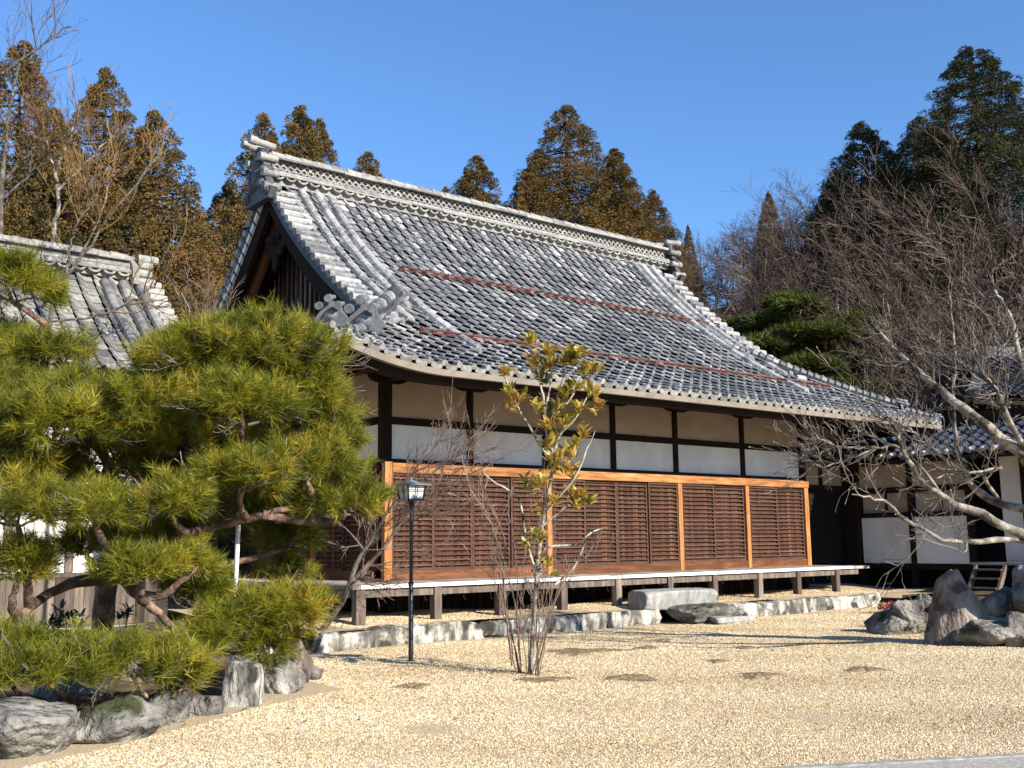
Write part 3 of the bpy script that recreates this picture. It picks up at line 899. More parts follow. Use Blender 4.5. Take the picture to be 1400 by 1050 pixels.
# ------------------------------------------------------------------ rocks
def sphere_dirs(n=44):
    th = np.linspace(0, math.pi, n); ph = np.linspace(0, 2 * math.pi, 2 * n, endpoint=False)
    T, P_ = np.meshgrid(th, ph, indexing='ij')
    return np.stack([np.sin(T) * np.cos(P_), np.sin(T) * np.sin(P_), np.cos(T)], -1)


SPH = sphere_dirs()


def vnoise(P, seed, f=1.0):
    r = np.random.default_rng(seed); o = 0; a = 1.0
    for k in range(4):
        d = r.normal(size=(5, 3)) * f; ph = r.random(5) * 6.28
        o = o + a * np.sin(P @ d.T + ph).mean(-1); f *= 1.9; a *= .55
    return o


def rock_mesh(mb, c, size, seed, planes=14, rough=.085, rz=0.0, box=0.0, t=.5, top=None, lean=(0, 0), extra=None, p=26.0):
    r = np.random.default_rng(seed)
    D = SPH.reshape(-1, 3)
    N = norm(r.normal(size=(planes, 3))); h = r.uniform(.72, 1.0, planes)
    if box:
        ax = np.array([[1, 0, 0], [-1, 0, 0], [0, 1, 0], [0, -1, 0], [0, 0, 1], [0, 0, -1.]])
        ax = norm(ax + r.normal(0, .07, ax.shape)); N = np.vstack([ax, N]); h = np.concatenate([np.full(6, box), h * 1.12])
    if extra:
        for e in extra: N = np.vstack([N, norm(np.array([e[:3]]))]); h = np.append(h, e[3])
    if top: N = np.vstack([N, norm(np.array([top[:3]]))]); h = np.append(h, top[3])
    dt = D @ N.T
    q = np.where(dt > .02, h[None] / np.maximum(dt, .02), 9.0)
    rad = (q ** -p).sum(1) ** (-1 / p)
    rad = np.minimum(rad, 1.45)
    rad = rad * (1 + rough * vnoise(D * 2.2, seed + 1) + rough * .6 * vnoise(D * 6, seed + 2) + rough * .25 * vnoise(D * 17, seed + 3))
    V = D * rad[:, None] * np.asarray(size)[None]
    V[:, 0] += lean[0] * V[:, 2]; V[:, 1] += lean[1] * V[:, 2]
    ca, sa = math.cos(rz), math.sin(rz)
    V = np.stack([V[:, 0] * ca - V[:, 1] * sa, V[:, 0] * sa + V[:, 1] * ca, V[:, 2]], -1) + np.asarray(c)
    a, b = SPH.shape[:2]
    i = np.arange(a - 1)[:, None] * b; j = np.arange(b)[None]; j2 = (j + 1) % b
    F = np.stack([i + j, i + b + j, i + b + j2, i + j2], -1).reshape(-1, 4)
    mb.add(V, F, t)


def rock(name, c, size, seed, mat, label, cat='rock', group=None, **k):
    m = MB(); rock_mesh(m, c, size, seed, **k)
    o = m.build(name, M[mat], None, smooth=True)
    return tag(o, label, cat, group)


def rocks():
    fdir = math.atan2(RT[1], RT[0])
    def PX_(px, py, dz=0): 
        p = onz(px, py); return (p[0] + FW[0] * .0, p[1], dz)
    G = 'border rocks round the pine bed'
    # border of the pine bed (base pixel, half sizes along view, depth, height)
    for i, (px, py, sx, sy, sz, mat, lab, k) in enumerate([
        (18, 1038, .31, .30, .22, 'stone', 'big pale rounded rock at the near end of the pine bed border', {}),
        (133, 1015, .37, .25, .15, 'stone', 'low flat grey rock with a sloping top beside the biggest border rock', {}),
        (214, 992, .20, .2, .15, 'stone', 'small pale rock beneath the low pine branch', {}),
        (271, 980, .20, .13, .105, 'stone', 'small smooth dark grey slab in the pine bed border', dict(box=.8, rough=.03)),
        (327, 968, .19, .20, .26, 'stone_pale', 'upright square yellowish block rising above the pine bed border', dict(box=.78, rough=.05, planes=6)),
        (376, 950, .23, .18, .19, 'stone', 'grey wedge rock between the square block and the reddish rock', {}),
        (408, 935, .13, .14, .23, 'stone_red', 'pointed reddish rock at the far end of the pine bed border', dict(top=(.8, -.2, .55, .62))),
        (60, 985, .30, .2, .19, 'stone', 'dark mossy rock lying behind the front border rocks', {}),
        (205, 960, .28, .2, .24, 'stone', 'shadowed dark rock behind the small pale rock under the pine branch', {}),
        (345, 925, .24, .18, .30, 'stone_pale', 'pale squared stone standing behind the square block', dict(box=.8, planes=5)),
        (425, 930, .09, .09, .10, 'stone', 'tiny rock fallen beside the pointed reddish rock', {}),
    ]):
        p = onz(px, py); p = p + np.array([FW[0], FW[1], 0]) * sy * .8
        rock('border_rock', (p[0], p[1], sz * .55), (sx, sy, sz * 1.05), 40 + i, mat, lab, 'rock', G, rz=fdir, t=.5 + rng.normal(0, .08), **k)
    G = 'rock group at the right of the court'
    for i, (px, py, sx, sy, sz, mat, lab, k) in enumerate([
        (1248, 868, .36, .34, .25, 'stone', 'broad dark rock in shade at the left of the tall standing stone', {}),
        (1322, 883, .43, .30, .57, 'stone_red', 'tall pointed reddish-grey standing stone', dict(planes=3, rough=.05, extra=[(-.95, 0, .30, .62), (.72, 0, .62, .66), (.95, 0, .1, .86), (-.55, -.8, .22, .70), (.5, -.85, .28, .72), (0, .9, .3, .8), (-.5, 0, .85, .88)])),
        (1360, 885, .47, .32, .23, 'stone', 'wide humped grey rock in front of the standing stone', dict(planes=7, top=(.1, -.2, .9, .74))),
        (1408, 886, .22, .25, .22, 'stone', 'dark rock cut off by the edge, beside the wide humped rock', {}),
    ]):
        p = onz(px, py); p = p + np.array([FW[0], FW[1], 0]) * sy * .8
        rock('garden_rock', (p[0], p[1], sz * .62), (sx, sy, sz), 70 + i, mat, lab, 'rock', G, rz=fdir, t=.46 if i in (0, 3) else .56, **k)
    for i, (px, py, d, sx, sy, sz, lab) in enumerate([
        (1245, 842, 14.6, .22, .2, .22, 'brown boulder behind the broad dark rock, beside the red shrub'),
        (1362, 832, 15.2, .34, .25, .27, 'mossy boulder behind the standing stone, below the wooden steps'),
        (1412, 815, 14.6, .30, .28, .42, 'dark upright boulder beside the wooden steps'),
        (1262, 826, 15.6, .20, .16, .12, 'small pale stone at the foot of the corridor wing'),
        (1300, 836, 15.4, .24, .18, .16, 'low shaded stone under the corridor wing'),
    ]):
        p = at(px, py, d)
        rock('garden_rock', (p[0], p[1], p[2]), (sx, sy, sz), 90 + i, 'stone', lab, 'rock', G, rz=fdir + i)
    m = MB()
    A = np.array([onz(1225, 846), onz(1330, 872), onz(1420, 884), onz(1500, 880), onz(1500, 800), onz(1230, 812)])
    c = A.mean(0)
    rows = []
    for q in np.linspace(1, .05, 8):
        P_ = c + (A - c) * q; P_ = np.vstack([P_, P_[:1]]); P_[:, 2] = .22 * (1 - q) ** .6 + .02 * np.sin(P_[:, 0] * 3) - .02; rows.append(P_)
    m.grid(np.array(rows)); tag(m.build('mossy_ground', M['soil'], smooth=True), kind='structure')
    # plinth stones along the hall
    G = 'plinth stones edging the terrace of the hall'
    xs = [-1.95, -1.42, -.72, -.2, .55, 1.25, 1.72, 2.5, 3.05, 3.62, 4.1]
    k = 0
    names = ['corner plinth stone beside the leaning bare tree', 'short pale plinth stone next to the corner one', 'stained plinth stone below the first veranda post', 'narrow plinth stone left of the lamp post',
             'white plinth stone directly behind the lamp post', 'dark streaked plinth stone right of the lamp post', 'pale plinth stone left of the magnolia', 'brown plinth stone behind the bare magnolia stems',
             'pale plinth stone right of the magnolia', 'last plinth stone before the shoe stone']
    for a, b in zip(xs[:-1], xs[1:]):
        rock('plinth_stone', ((a + b) / 2, -1.66 + rng.normal(0, .02), .10), ((b - a) / 2 * 1.32, .18, .165), 120 + k, 'stone_pale', names[k], 'plinth stone', G, box=.82, rough=.085, planes=6, t=.5 + rng.normal(0, .1)); k += 1
    xs = [5.55, 6.1, 6.75, 7.3, 8.1, 8.7, 9.3, 10.25]
    names = ['streaked plinth stone touching the dark step stone', 'dark plinth stone right of the step stones', 'pale ribbed plinth stone right of the dark one', 'middle plinth stone between step stones and corridor wing',
             'black stained plinth stone near the right end', 'greenish plinth stone next to the end stone', 'long pale plinth stone at the right end of the row']
    j = 0
    for a, b in zip(xs[:-1], xs[1:]):
        rock('plinth_stone', ((a + b) / 2, -1.72 + rng.normal(0, .02), .09), ((b - a) / 2 * 1.32, .19, .175), 150 + j, 'stone_pale', names[j], 'plinth stone', G, box=.82, rough=.085, planes=6, t=.5 + rng.normal(0, .12)); j += 1
    # shoe stone and the step slabs in front of it
    m = MB(); rock_mesh(m, (4.66, -1.56, .36), (.86, .30, .165), 200, planes=0, rough=.006, box=.95, p=120.0)
    tag(m.build('shoe_stone', M['granite'], None, True), 'long cut granite shoe stone on the terrace before the shutters', 'step stone')
    rock('step_stone', (4.95, -2.02, .13), (.72, .34, .17), 203, 'stone', 'dark rough step stone in front of the granite shoe stone', 'step stone', 'step stones up to the veranda', box=.84, planes=7, rough=.07, t=.4)
    rock('step_stone', (5.10, -2.44, .04), (.52, .17, .075), 204, 'granite', 'thin flat grey slab lying lowest before the dark step stone', 'step stone', 'step stones up to the veranda', box=.86, planes=4, rough=.02)
    # moss mounds on the gravel
    for i, (px, py, r, lab) in enumerate([(885, 886, .17, 'brown moss patch in the gravel left of the farthest patch'), (905, 876, .20, 'farthest thin moss patch near the step stones'), (1015, 886, .17, 'moss mound at the middle right of the far row'),
                                     (980, 905, .20, 'oval moss mound in the middle of the patches'), (1040, 923, .21, 'moss mound nearest the viewer right of the oval mound'), (1182, 915, .21, 'lone moss mound toward the standing stone'),
                                     (862, 926, .24, 'wide brown moss patch right of the magnolia'), (565, 938, .16, 'faint moss patch left below the magnolia'), (735, 930, .30, 'dark soil patch around the magnolia stems'), (800, 890, .42, 'broad faint brown patch behind the magnolia')]):
        p = onz(px, py); n = 14
        th = np.linspace(0, 2 * math.pi, 40)
        rows = []
        for q in np.linspace(0, 1, n):
            rr = q * r * (1 + .24 * np.sin(3 * th + i) + .18 * np.sin(7 * th + 2 * i) + .14 * np.sin(13 * th + i))
            z = (.020 if r < .3 else .012) * (1 - q ** 2) - .010 * q + .008 * np.sin(th * 9 + q * 20) * (1 - q) + .004
            rows.append(np.stack([p[0] + rr * np.cos(th) * 1.15, p[1] + rr * np.sin(th) * .9, z], -1))
        m = MB(); m.grid(np.array(rows))
        tag(m.build('moss_patch', M['moss'], None, True), lab, 'moss patch', 'moss patches on the gravel')


rocks()


# ------------------------------------------------------------------ lamp post
def lamp():
    base = np.array([-1.76, -3.51, 0.0])
    t = thing('garden_lamp', base, 'black garden lamp post with a square frosted lantern before the shutters', 'lamp post')
    Z = np.array([0, 0, 1.])
    m = MB(); m.tube([base + Z * -.05, base + Z * .85, base + Z * .86], [.027, .027, .022], 14, .5); m.tube([base + Z * .86, base + Z * 1.76], [.022, .021], 14, .5)
    m.tube([base, base + Z * .02], .05, 14, .5, True); m.build('pole', M['black'], t, True)
    m = MB(); m.tube([base + Z * .845, base + Z * .85, base + Z * .885, base + Z * .89], [.02, .031, .031, .02], 14, .5); m.build('collar', M['black'], t)
    m = MB(); m.tube([base + Z * 1.73, base + Z * 1.74, base + Z * 1.78, base + Z * 1.785, base + Z * 1.815], [.02, .035, .035, .026, .05], 12, .5, True); m.build('socket', M['black'], t)
    ang = math.atan2(FW[1], FW[0]) + R(180 - 52)
    u = np.array([math.cos(ang), math.sin(ang), 0]); v = np.array([-u[1], u[0], 0])
    z0, z1, r0, r1 = 1.82, 1.985, .098, .122
    def cor(i, z, r): 
        s = ((1, 1), (-1, 1), (-1, -1), (1, -1))[i]; return base + u * s[0] * r + v * s[1] * r + Z * z
    m = MB()
    for i in range(4):
        m.bar(cor(i, z0, r0), cor(i, z1, r1), .017, .017)
        j = (i + 1) % 4
        m.bar(cor(i, z0, r0), cor(j, z0, r0), .02, .016); m.bar(cor(i, z1, r1), cor(j, z1, r1), .012, .012)
        for f in (.44, .56):
            a = cor(i, z0, r0) * (1 - f) + cor(j, z0, r0) * f; b = cor(i, z1, r1) * (1 - f) + cor(j, z1, r1) * f
            m.bar(a, b, .004, .006)
        for f in (.56, .68):
            m.bar(cor(i, z0 + (z1 - z0) * f, r0 + (r1 - r0) * f), cor(j, z0 + (z1 - z0) * f, r0 + (r1 - r0) * f), .006, .004)
    m.prism([cor(i, z0 - .012, r0) for i in range(4)], Z * .01)
    m.build('lantern_frame', M['black'], t)
    for i in range(4):
        j = (i + 1) % 4
        m = MB(); c = base
        q = [cor(i, z0, r0), cor(j, z0, r0), cor(j, z1, r1), cor(i, z1, r1)]
        q = [c * .06 * np.array([1, 1, 0]) + p * np.array([.94, .94, 1]) for p in q]
        ctr = np.mean(q, 0) - base; inn = -norm(ctr * np.array([1, 1, 0])) * .004
        m.prism(q, inn); m.build('pane', M['lamp_glass'], t)
    m = MB()
    e = .175
    top = base + Z * 2.055
    lo = [cor(i, 1.990, e) for i in range(4)]
    mid = [cor(i, 2.018, .07) for i in range(4)]
    bot = [p - Z * .006 for p in lo]
    for i in range(4):
        j = (i + 1) % 4
        m.add([lo[i], lo[j], mid[j], mid[i]], [(0, 1, 2, 3)]); m.add([mid[i], mid[j], top], [(0, 1, 2)]); m.add([lo[i], lo[j], bot[j], bot[i]], [(0, 1, 2, 3)])
    m.add(bot, [(0, 1, 2, 3)]); m.tube([top - Z * .01, top + Z * .025, top + Z * .035], [.010, .008, .002], 8, .5)
    m.build('lantern_roof', M['grey_metal'], t)


lamp()


# ------------------------------------------------------------------ branches
def spline(P, n):
    P = np.asarray(P, float); k = len(P)
    if k == 2: return P[0] + (P[1] - P[0]) * np.linspace(0, 1, n)[:, None]
    Q = np.vstack([2 * P[0] - P[1], P, 2 * P[-1] - P[-2]])
    u = np.linspace(0, k - 1 - 1e-6, n); i = u.astype(int); f = (u - i)[:, None]
    a, b, c, d = Q[i], Q[i + 1], Q[i + 2], Q[i + 3]
    return .5 * ((2 * b) + (c - a) * f + (2 * a - 5 * b + 4 * c - d) * f ** 2 + (3 * b - a - 3 * c + d) * f ** 3)


def grow(mb, p, d, L, r, lev, r_, opt, tips=None):
    """one branch and its children; opt: kids per level, spread, up, wob, ratio, rmin"""
    n = opt.get('seg', 5) if lev > 0 else 3
    P = [np.array(p, float)]; d = norm(d)
    for k in range(n):
        d = norm(d + r_.normal(0, opt['wob'], 3) + np.array([0, 0, opt['up']]))
        P.append(P[-1] + d * L / n)
    P = np.array(P)
    rad = np.maximum(np.linspace(r, r * .45, n + 1), opt['rmin'])
    mb.tube(P, rad, (3, 3, 4, 5, 7)[min(lev, 4)], float(np.clip(.5 + r_.normal(0, .15) + opt.get('tl', 0) * (2 - lev), 0, 1)))
    if lev == 0:
        if tips is not None: tips.append((P[-1], d))
        return
    kids = opt['kids'][lev - 1]
    for c in range(kids):
        f = r_.uniform(opt.get('f0', .25), 1.0) if c < kids - 1 else 1.0
        i = min(int(f * n), n - 1); g = f * n - i
        q = P[i] * (1 - g) + P[i + 1] * g
        dd = norm(P[i + 1] - P[i])
        sp = opt['spread'] * r_.uniform(.6, 1.3) * (.5 if c == kids - 1 else 1)
        nd = norm(dd + norm(np.cross(dd, r_.normal(size=3))) * sp)
        grow(mb, q, nd, L * opt['ratio'] * r_.uniform(.7, 1.2), max(rad[i] * .55, opt['rmin']), lev - 1, r_, opt, tips)


def limb(mb, pts, r0, r1, n=14, sides=8, t=.5, wob=.0):
    P = spline(pts, n)
    if wob: P = P + rng.normal(0, wob, P.shape) * np.linspace(0, 1, n)[:, None]
    mb.tube(P, np.linspace(r0, r1, n) * (1 + rng.normal(0, .06, n)), sides, t)
    return P


def sprout(mb, P, count, L, r, lev, seed, opt, f0=.2, bias=(0, 0, .3), tips=None):
    r_ = np.random.default_rng(seed)
    for k in range(count):
        f = r_.uniform(f0, 1); i = min(int(f * (len(P) - 1)), len(P) - 2)
        dd = norm(P[i + 1] - P[i])
        nd = norm(dd * .5 + norm(np.cross(dd, r_.normal(size=3))) * opt['spread'] * 1.3 + np.asarray(bias))
        grow(mb, P[i], nd, L * r_.uniform(.5, 1.2) * (1.15 - .4 * f), r, lev, r_, opt, tips)


# ------------------------------------------------------------------ foliage
def needles(mb, C, D, n, L, wd, t):
    """tufts at C pointing along D, n needles each, as thin tapering triangles"""
    N = len(C)
    dirs = norm(np.repeat(D, n, 0) * .85 + norm(rng.normal(size=(N * n, 3))) * .72)
    ln = L * rng.uniform(.7, 1.15, N * n)
    base = np.repeat(C, n, 0) + np.repeat(D, n, 0) * (rng.uniform(-.45, .35, N * n) * L)[:, None]
    sd = norm(np.cross(dirs, rng.normal(size=(N * n, 3)))) * wd
    tip = base + dirs * ln[:, None] - np.array([0, 0, .12]) * (ln * rng.random(N * n))[:, None]
    V = np.stack([base - sd, base + sd, tip], 1)
    mb.add(V.reshape(-1, 3), np.arange(N * n * 3).reshape(-1, 3), np.clip(np.repeat(t, n) + rng.normal(0, .10, N * n), 0, 1))


def pine_pad(parent, c, rx, ry, rz, seed, dens=1.0, warm=0.0, n=22, L=.125, wd=.0026, tw=True, name='foliage_pad'):
    """one cushion of a clipped pine: shoots over a lumpy dome, bare twigs below"""
    r_ = np.random.default_rng(seed)
    c = np.asarray(c, float)
    G = 8
    N = int(58 * dens * (rx * ry * 4 + rx * rz * 3 + ry * rz * 3))
    d = norm(r_.normal(size=(N, 3))); d[:, 2] = np.where(d[:, 2] < -.25, -d[:, 2], d[:, 2])
    lump = 1 + .30 * vnoise(d * 2.6, seed + 5) + .20 * vnoise(d * 6.5, seed + 6)
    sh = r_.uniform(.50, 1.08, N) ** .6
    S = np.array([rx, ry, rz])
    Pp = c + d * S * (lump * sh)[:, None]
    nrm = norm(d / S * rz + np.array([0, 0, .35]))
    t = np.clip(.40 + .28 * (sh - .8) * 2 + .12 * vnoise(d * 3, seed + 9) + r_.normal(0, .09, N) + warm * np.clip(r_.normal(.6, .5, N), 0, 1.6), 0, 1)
    tang = r_.normal(0, .034, (N * G, 3))
    Pp = np.repeat(Pp, G, 0) + tang + np.repeat(nrm, G, 0) * r_.uniform(-.09, .04, N * G)[:, None]
    nrm = norm(np.repeat(nrm, G, 0) + tang * 9)
    t = np.clip(np.repeat(t + r_.normal(0, .07, N), G) + r_.normal(0, .05, N * G), 0, 1)
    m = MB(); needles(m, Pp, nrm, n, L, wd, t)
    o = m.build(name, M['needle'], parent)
    if tw:
        m = MB()
        root = c + np.array([0, 0, -rz * .45])
        opt = dict(kids=(3, 3, 4), spread=.75, up=.06, wob=.16, ratio=.62, rmin=.0035, seg=4)
        for k in range(max(4, int(9 * rx / .8))):
            a = r_.random() * 6.28
            dv = np.array([math.cos(a) * rx, math.sin(a) * ry, .18 * rz + .05])
            grow(m, root + dv * .12, norm(dv), np.linalg.norm(dv) * .72, .013, 2, r_, opt)
        m.build('twigs', M['bark_grey'], o)
    return o


def pine_shrub(base, pads, trunk, label, cat, seed, warm=0.0, name='pine_tree', limbs=(), r=.09, bark='bark_pine', **k):
    t = thing(name, base, label, cat)
    m = MB()
    T = limb(m, trunk, r, r * .45, 22, 10, .5, .012)
    for q in limbs: limb(m, q, r * .55, r * .22, 14, 8, .5, .012)
    allp = [T] + [spline(q, 14) for q in limbs]
    allp = np.vstack(allp)
    for i, (c, rx, ry, rz, wm) in enumerate(pads):
        c = np.asarray(c, float); root = c - np.array([0, 0, rz * .45])
        low = allp[allp[:, 2] < root[2] + .05]
        if len(low) == 0: low = allp
        s = low[np.argmin(((low - root) ** 2 * np.array([1, 1, 2.2])).sum(1))]
        mid = (s + root) / 2 + np.array([rng.normal(0, .07), rng.normal(0, .07), -.06])
        limb(m, [s, mid, root, root + np.array([rng.normal(0, .1), rng.normal(0, .1), rz * .5])], max(r * .42, .018), .012, 14, 7, .5, .014)
    m.build('trunk', M[bark], t, True)
    for i, (c, rx, ry, rz, wm) in enumerate(pads):
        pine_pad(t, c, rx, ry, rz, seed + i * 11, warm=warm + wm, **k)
    return t


def big_pine():
    P = lambda px, py, d: at(px, py, d)
    # px, py, half width px, half height px, distance, warmth
    L = [(345, 490, 128, 58, 9.8, .05), (250, 500, 75, 45, 9.4, .05), (425, 560, 66, 72, 9.9, .0), (330, 560, 85, 55, 9.2, .05),
         (20, 392, 62, 52, 10.2, -.02), (60, 482, 58, 32, 10.0, .0), (10, 480, 55, 42, 10.4, .0), (190, 565, 95, 55, 9.3, .08),
         (70, 585, 95, 55, 8.9, .08), (420, 640, 75, 42, 9.7, .0), (468, 690, 58, 40, 9.9, -.02), (330, 655, 80, 42, 9.2, .0),
         (235, 690, 62, 38, 8.8, .0), (130, 700, 65, 36, 8.5, .05), (25, 700, 62, 50, 8.4, .03), (215, 640, 60, 32, 9.9, -.05), (60, 650, 70, 30, 9.6, -.05),
         (392, 735, 46, 34, 10.4, -.04), (195, 780, 66, 30, 8.7, .05), (258, 772, 44, 36, 9.2, .0), (120, 745, 50, 30, 9.3, -.05), (25, 775, 55, 45, 8.6, .0),
         (150, 620, 60, 40, 9.7, .0), (270, 600, 75, 45, 9.5, .03), (395, 515, 68, 48, 9.9, .02), (105, 540, 62, 36, 9.6, .0), (10, 560, 60, 60, 9.6, .0),
         (390, 690, 60, 38, 10.2, -.03), (262, 722, 42, 32, 9.7, -.05), (170, 735, 45, 30, 9.0, .0), (440, 600, 60, 45, 10.1, -.04), (5, 640, 60, 50, 8.9, .0), (240, 545, 60, 40, 9.8, .0), (385, 785, 40, 30, 10.4, -.06)]
    pads = []
    for px, py, a, b, d, wm in L:
        k = d / CF
        pads.append((P(px, py, d), a * k * .98, a * k * .8, b * k * .92, wm))
    tr = [onz(142, 900, .15), P(140, 860, 10.3), P(150, 780, 10.2), P(175, 690, 10.1), P(230, 620, 10.0), P(290, 560, 10.0), P(340, 505, 9.9)]
    limbs = [[P(175, 690, 10.1), P(120, 640, 9.8), P(60, 600, 9.6), P(20, 560, 9.6)], [P(150, 790, 10.2), P(90, 800, 9.6), P(30, 840, 8.9), P(-40, 900, 8.6)],
             [P(230, 620, 10.0), P(300, 620, 9.7), P(390, 600, 9.8), P(440, 560, 9.9)], [P(160, 740, 10.2), P(240, 735, 9.6), P(330, 710, 9.6), P(420, 690, 9.8)],
             [P(175, 690, 10.1), P(110, 560, 10.3), P(60, 450, 10.4)], [P(152, 770, 10.2), P(175, 800, 9.3), P(205, 828, 9.0), P(245, 868, 9.1)]]
    pine_shrub(tr[0], pads, tr, 'large clipped garden pine with layered green needle cushions filling the left', 'pine tree', 500, limbs=limbs, r=.115, name='garden_pine')
    # low spreading pine over the border rocks
    L = [(60, 915, 95, 34, 7.4, .05), (180, 910, 85, 34, 7.7, .06), (250, 925, 45, 26, 8.0, .0), (0, 890, 55, 32, 7.5, .0)]
    pads = [(P(px, py, d), a * d / CF, a * d / CF * .7, b * d / CF, wm) for px, py, a, b, d, wm in L]
    tr = [P(-40, 990, 7.9), P(20, 970, 7.9), P(110, 955, 7.9), P(200, 950, 8.0), P(250, 945, 8.1)]
    pine_shrub(tr[0] , pads, tr, 'low creeping pine bough spread over the near border rocks', 'pine shrub', 900, r=.05, name='creeping_pine', wd=.0024)
    # the rounded young pine at the corner of the bed
    L = [(395, 838, 52, 34, 9.3, .30), (340, 850, 50, 36, 9.2, .10), (295, 875, 45, 36, 9.0, .0), (370, 885, 42, 34, 9.3, -.08), (270, 815, 50, 40, 9.6, -.08)]
    pads = [(P(px, py, d), a * d / CF, a * d / CF * .8, b * d / CF, wm) for px, py, a, b, d, wm in L]
    tr = [P(365, 945, 9.5), P(362, 915, 9.5), P(358, 890, 9.4), P(360, 860, 9.3)]
    pine_shrub(tr[0], pads, tr, 'small rounded young pine with yellow-orange tips at the end of the bed', 'pine shrub', 1300, r=.04, name='young_pine')


big_pine()


# ------------------------------------------------------------------ magnolia and bare shrubs
def leaf_rosette(mb, c, up, n, L, seed, t0):
    r_ = np.random.default_rng(seed)
    up = norm(up)
    for k in range(n):
        s = norm(np.cross(up, r_.normal(size=3)))
        d = norm(up * r_.uniform(.25, 1.0) + s * r_.uniform(.35, .95)); c_ = c + r_.normal(0, .018, 3)
        ln = L * r_.uniform(.7, 1.15); wd = ln * r_.uniform(.15, .21)
        sd = norm(np.cross(d, up + .01)); nn = np.cross(sd, d)
        b = c_ + d * .012
        f = np.array([0, .18, .45, .75, 1.0]); wv = np.array([.12, .65, 1.0, .75, .05]) * wd
        drop = -.28 * ln * f ** 2 * r_.uniform(-.2, 1)
        mid = b + d * (f * ln)[:, None] + np.array([0, 0, 1]) * drop[:, None]
        rows = np.stack([mid - sd * wv[:, None] + nn * (wv * .35)[:, None], mid, mid + sd * wv[:, None] + nn * (wv * .35)[:, None]], 0)
        mb.grid(rows, float(np.clip(t0 + r_.normal(0, .2), 0, 1)))


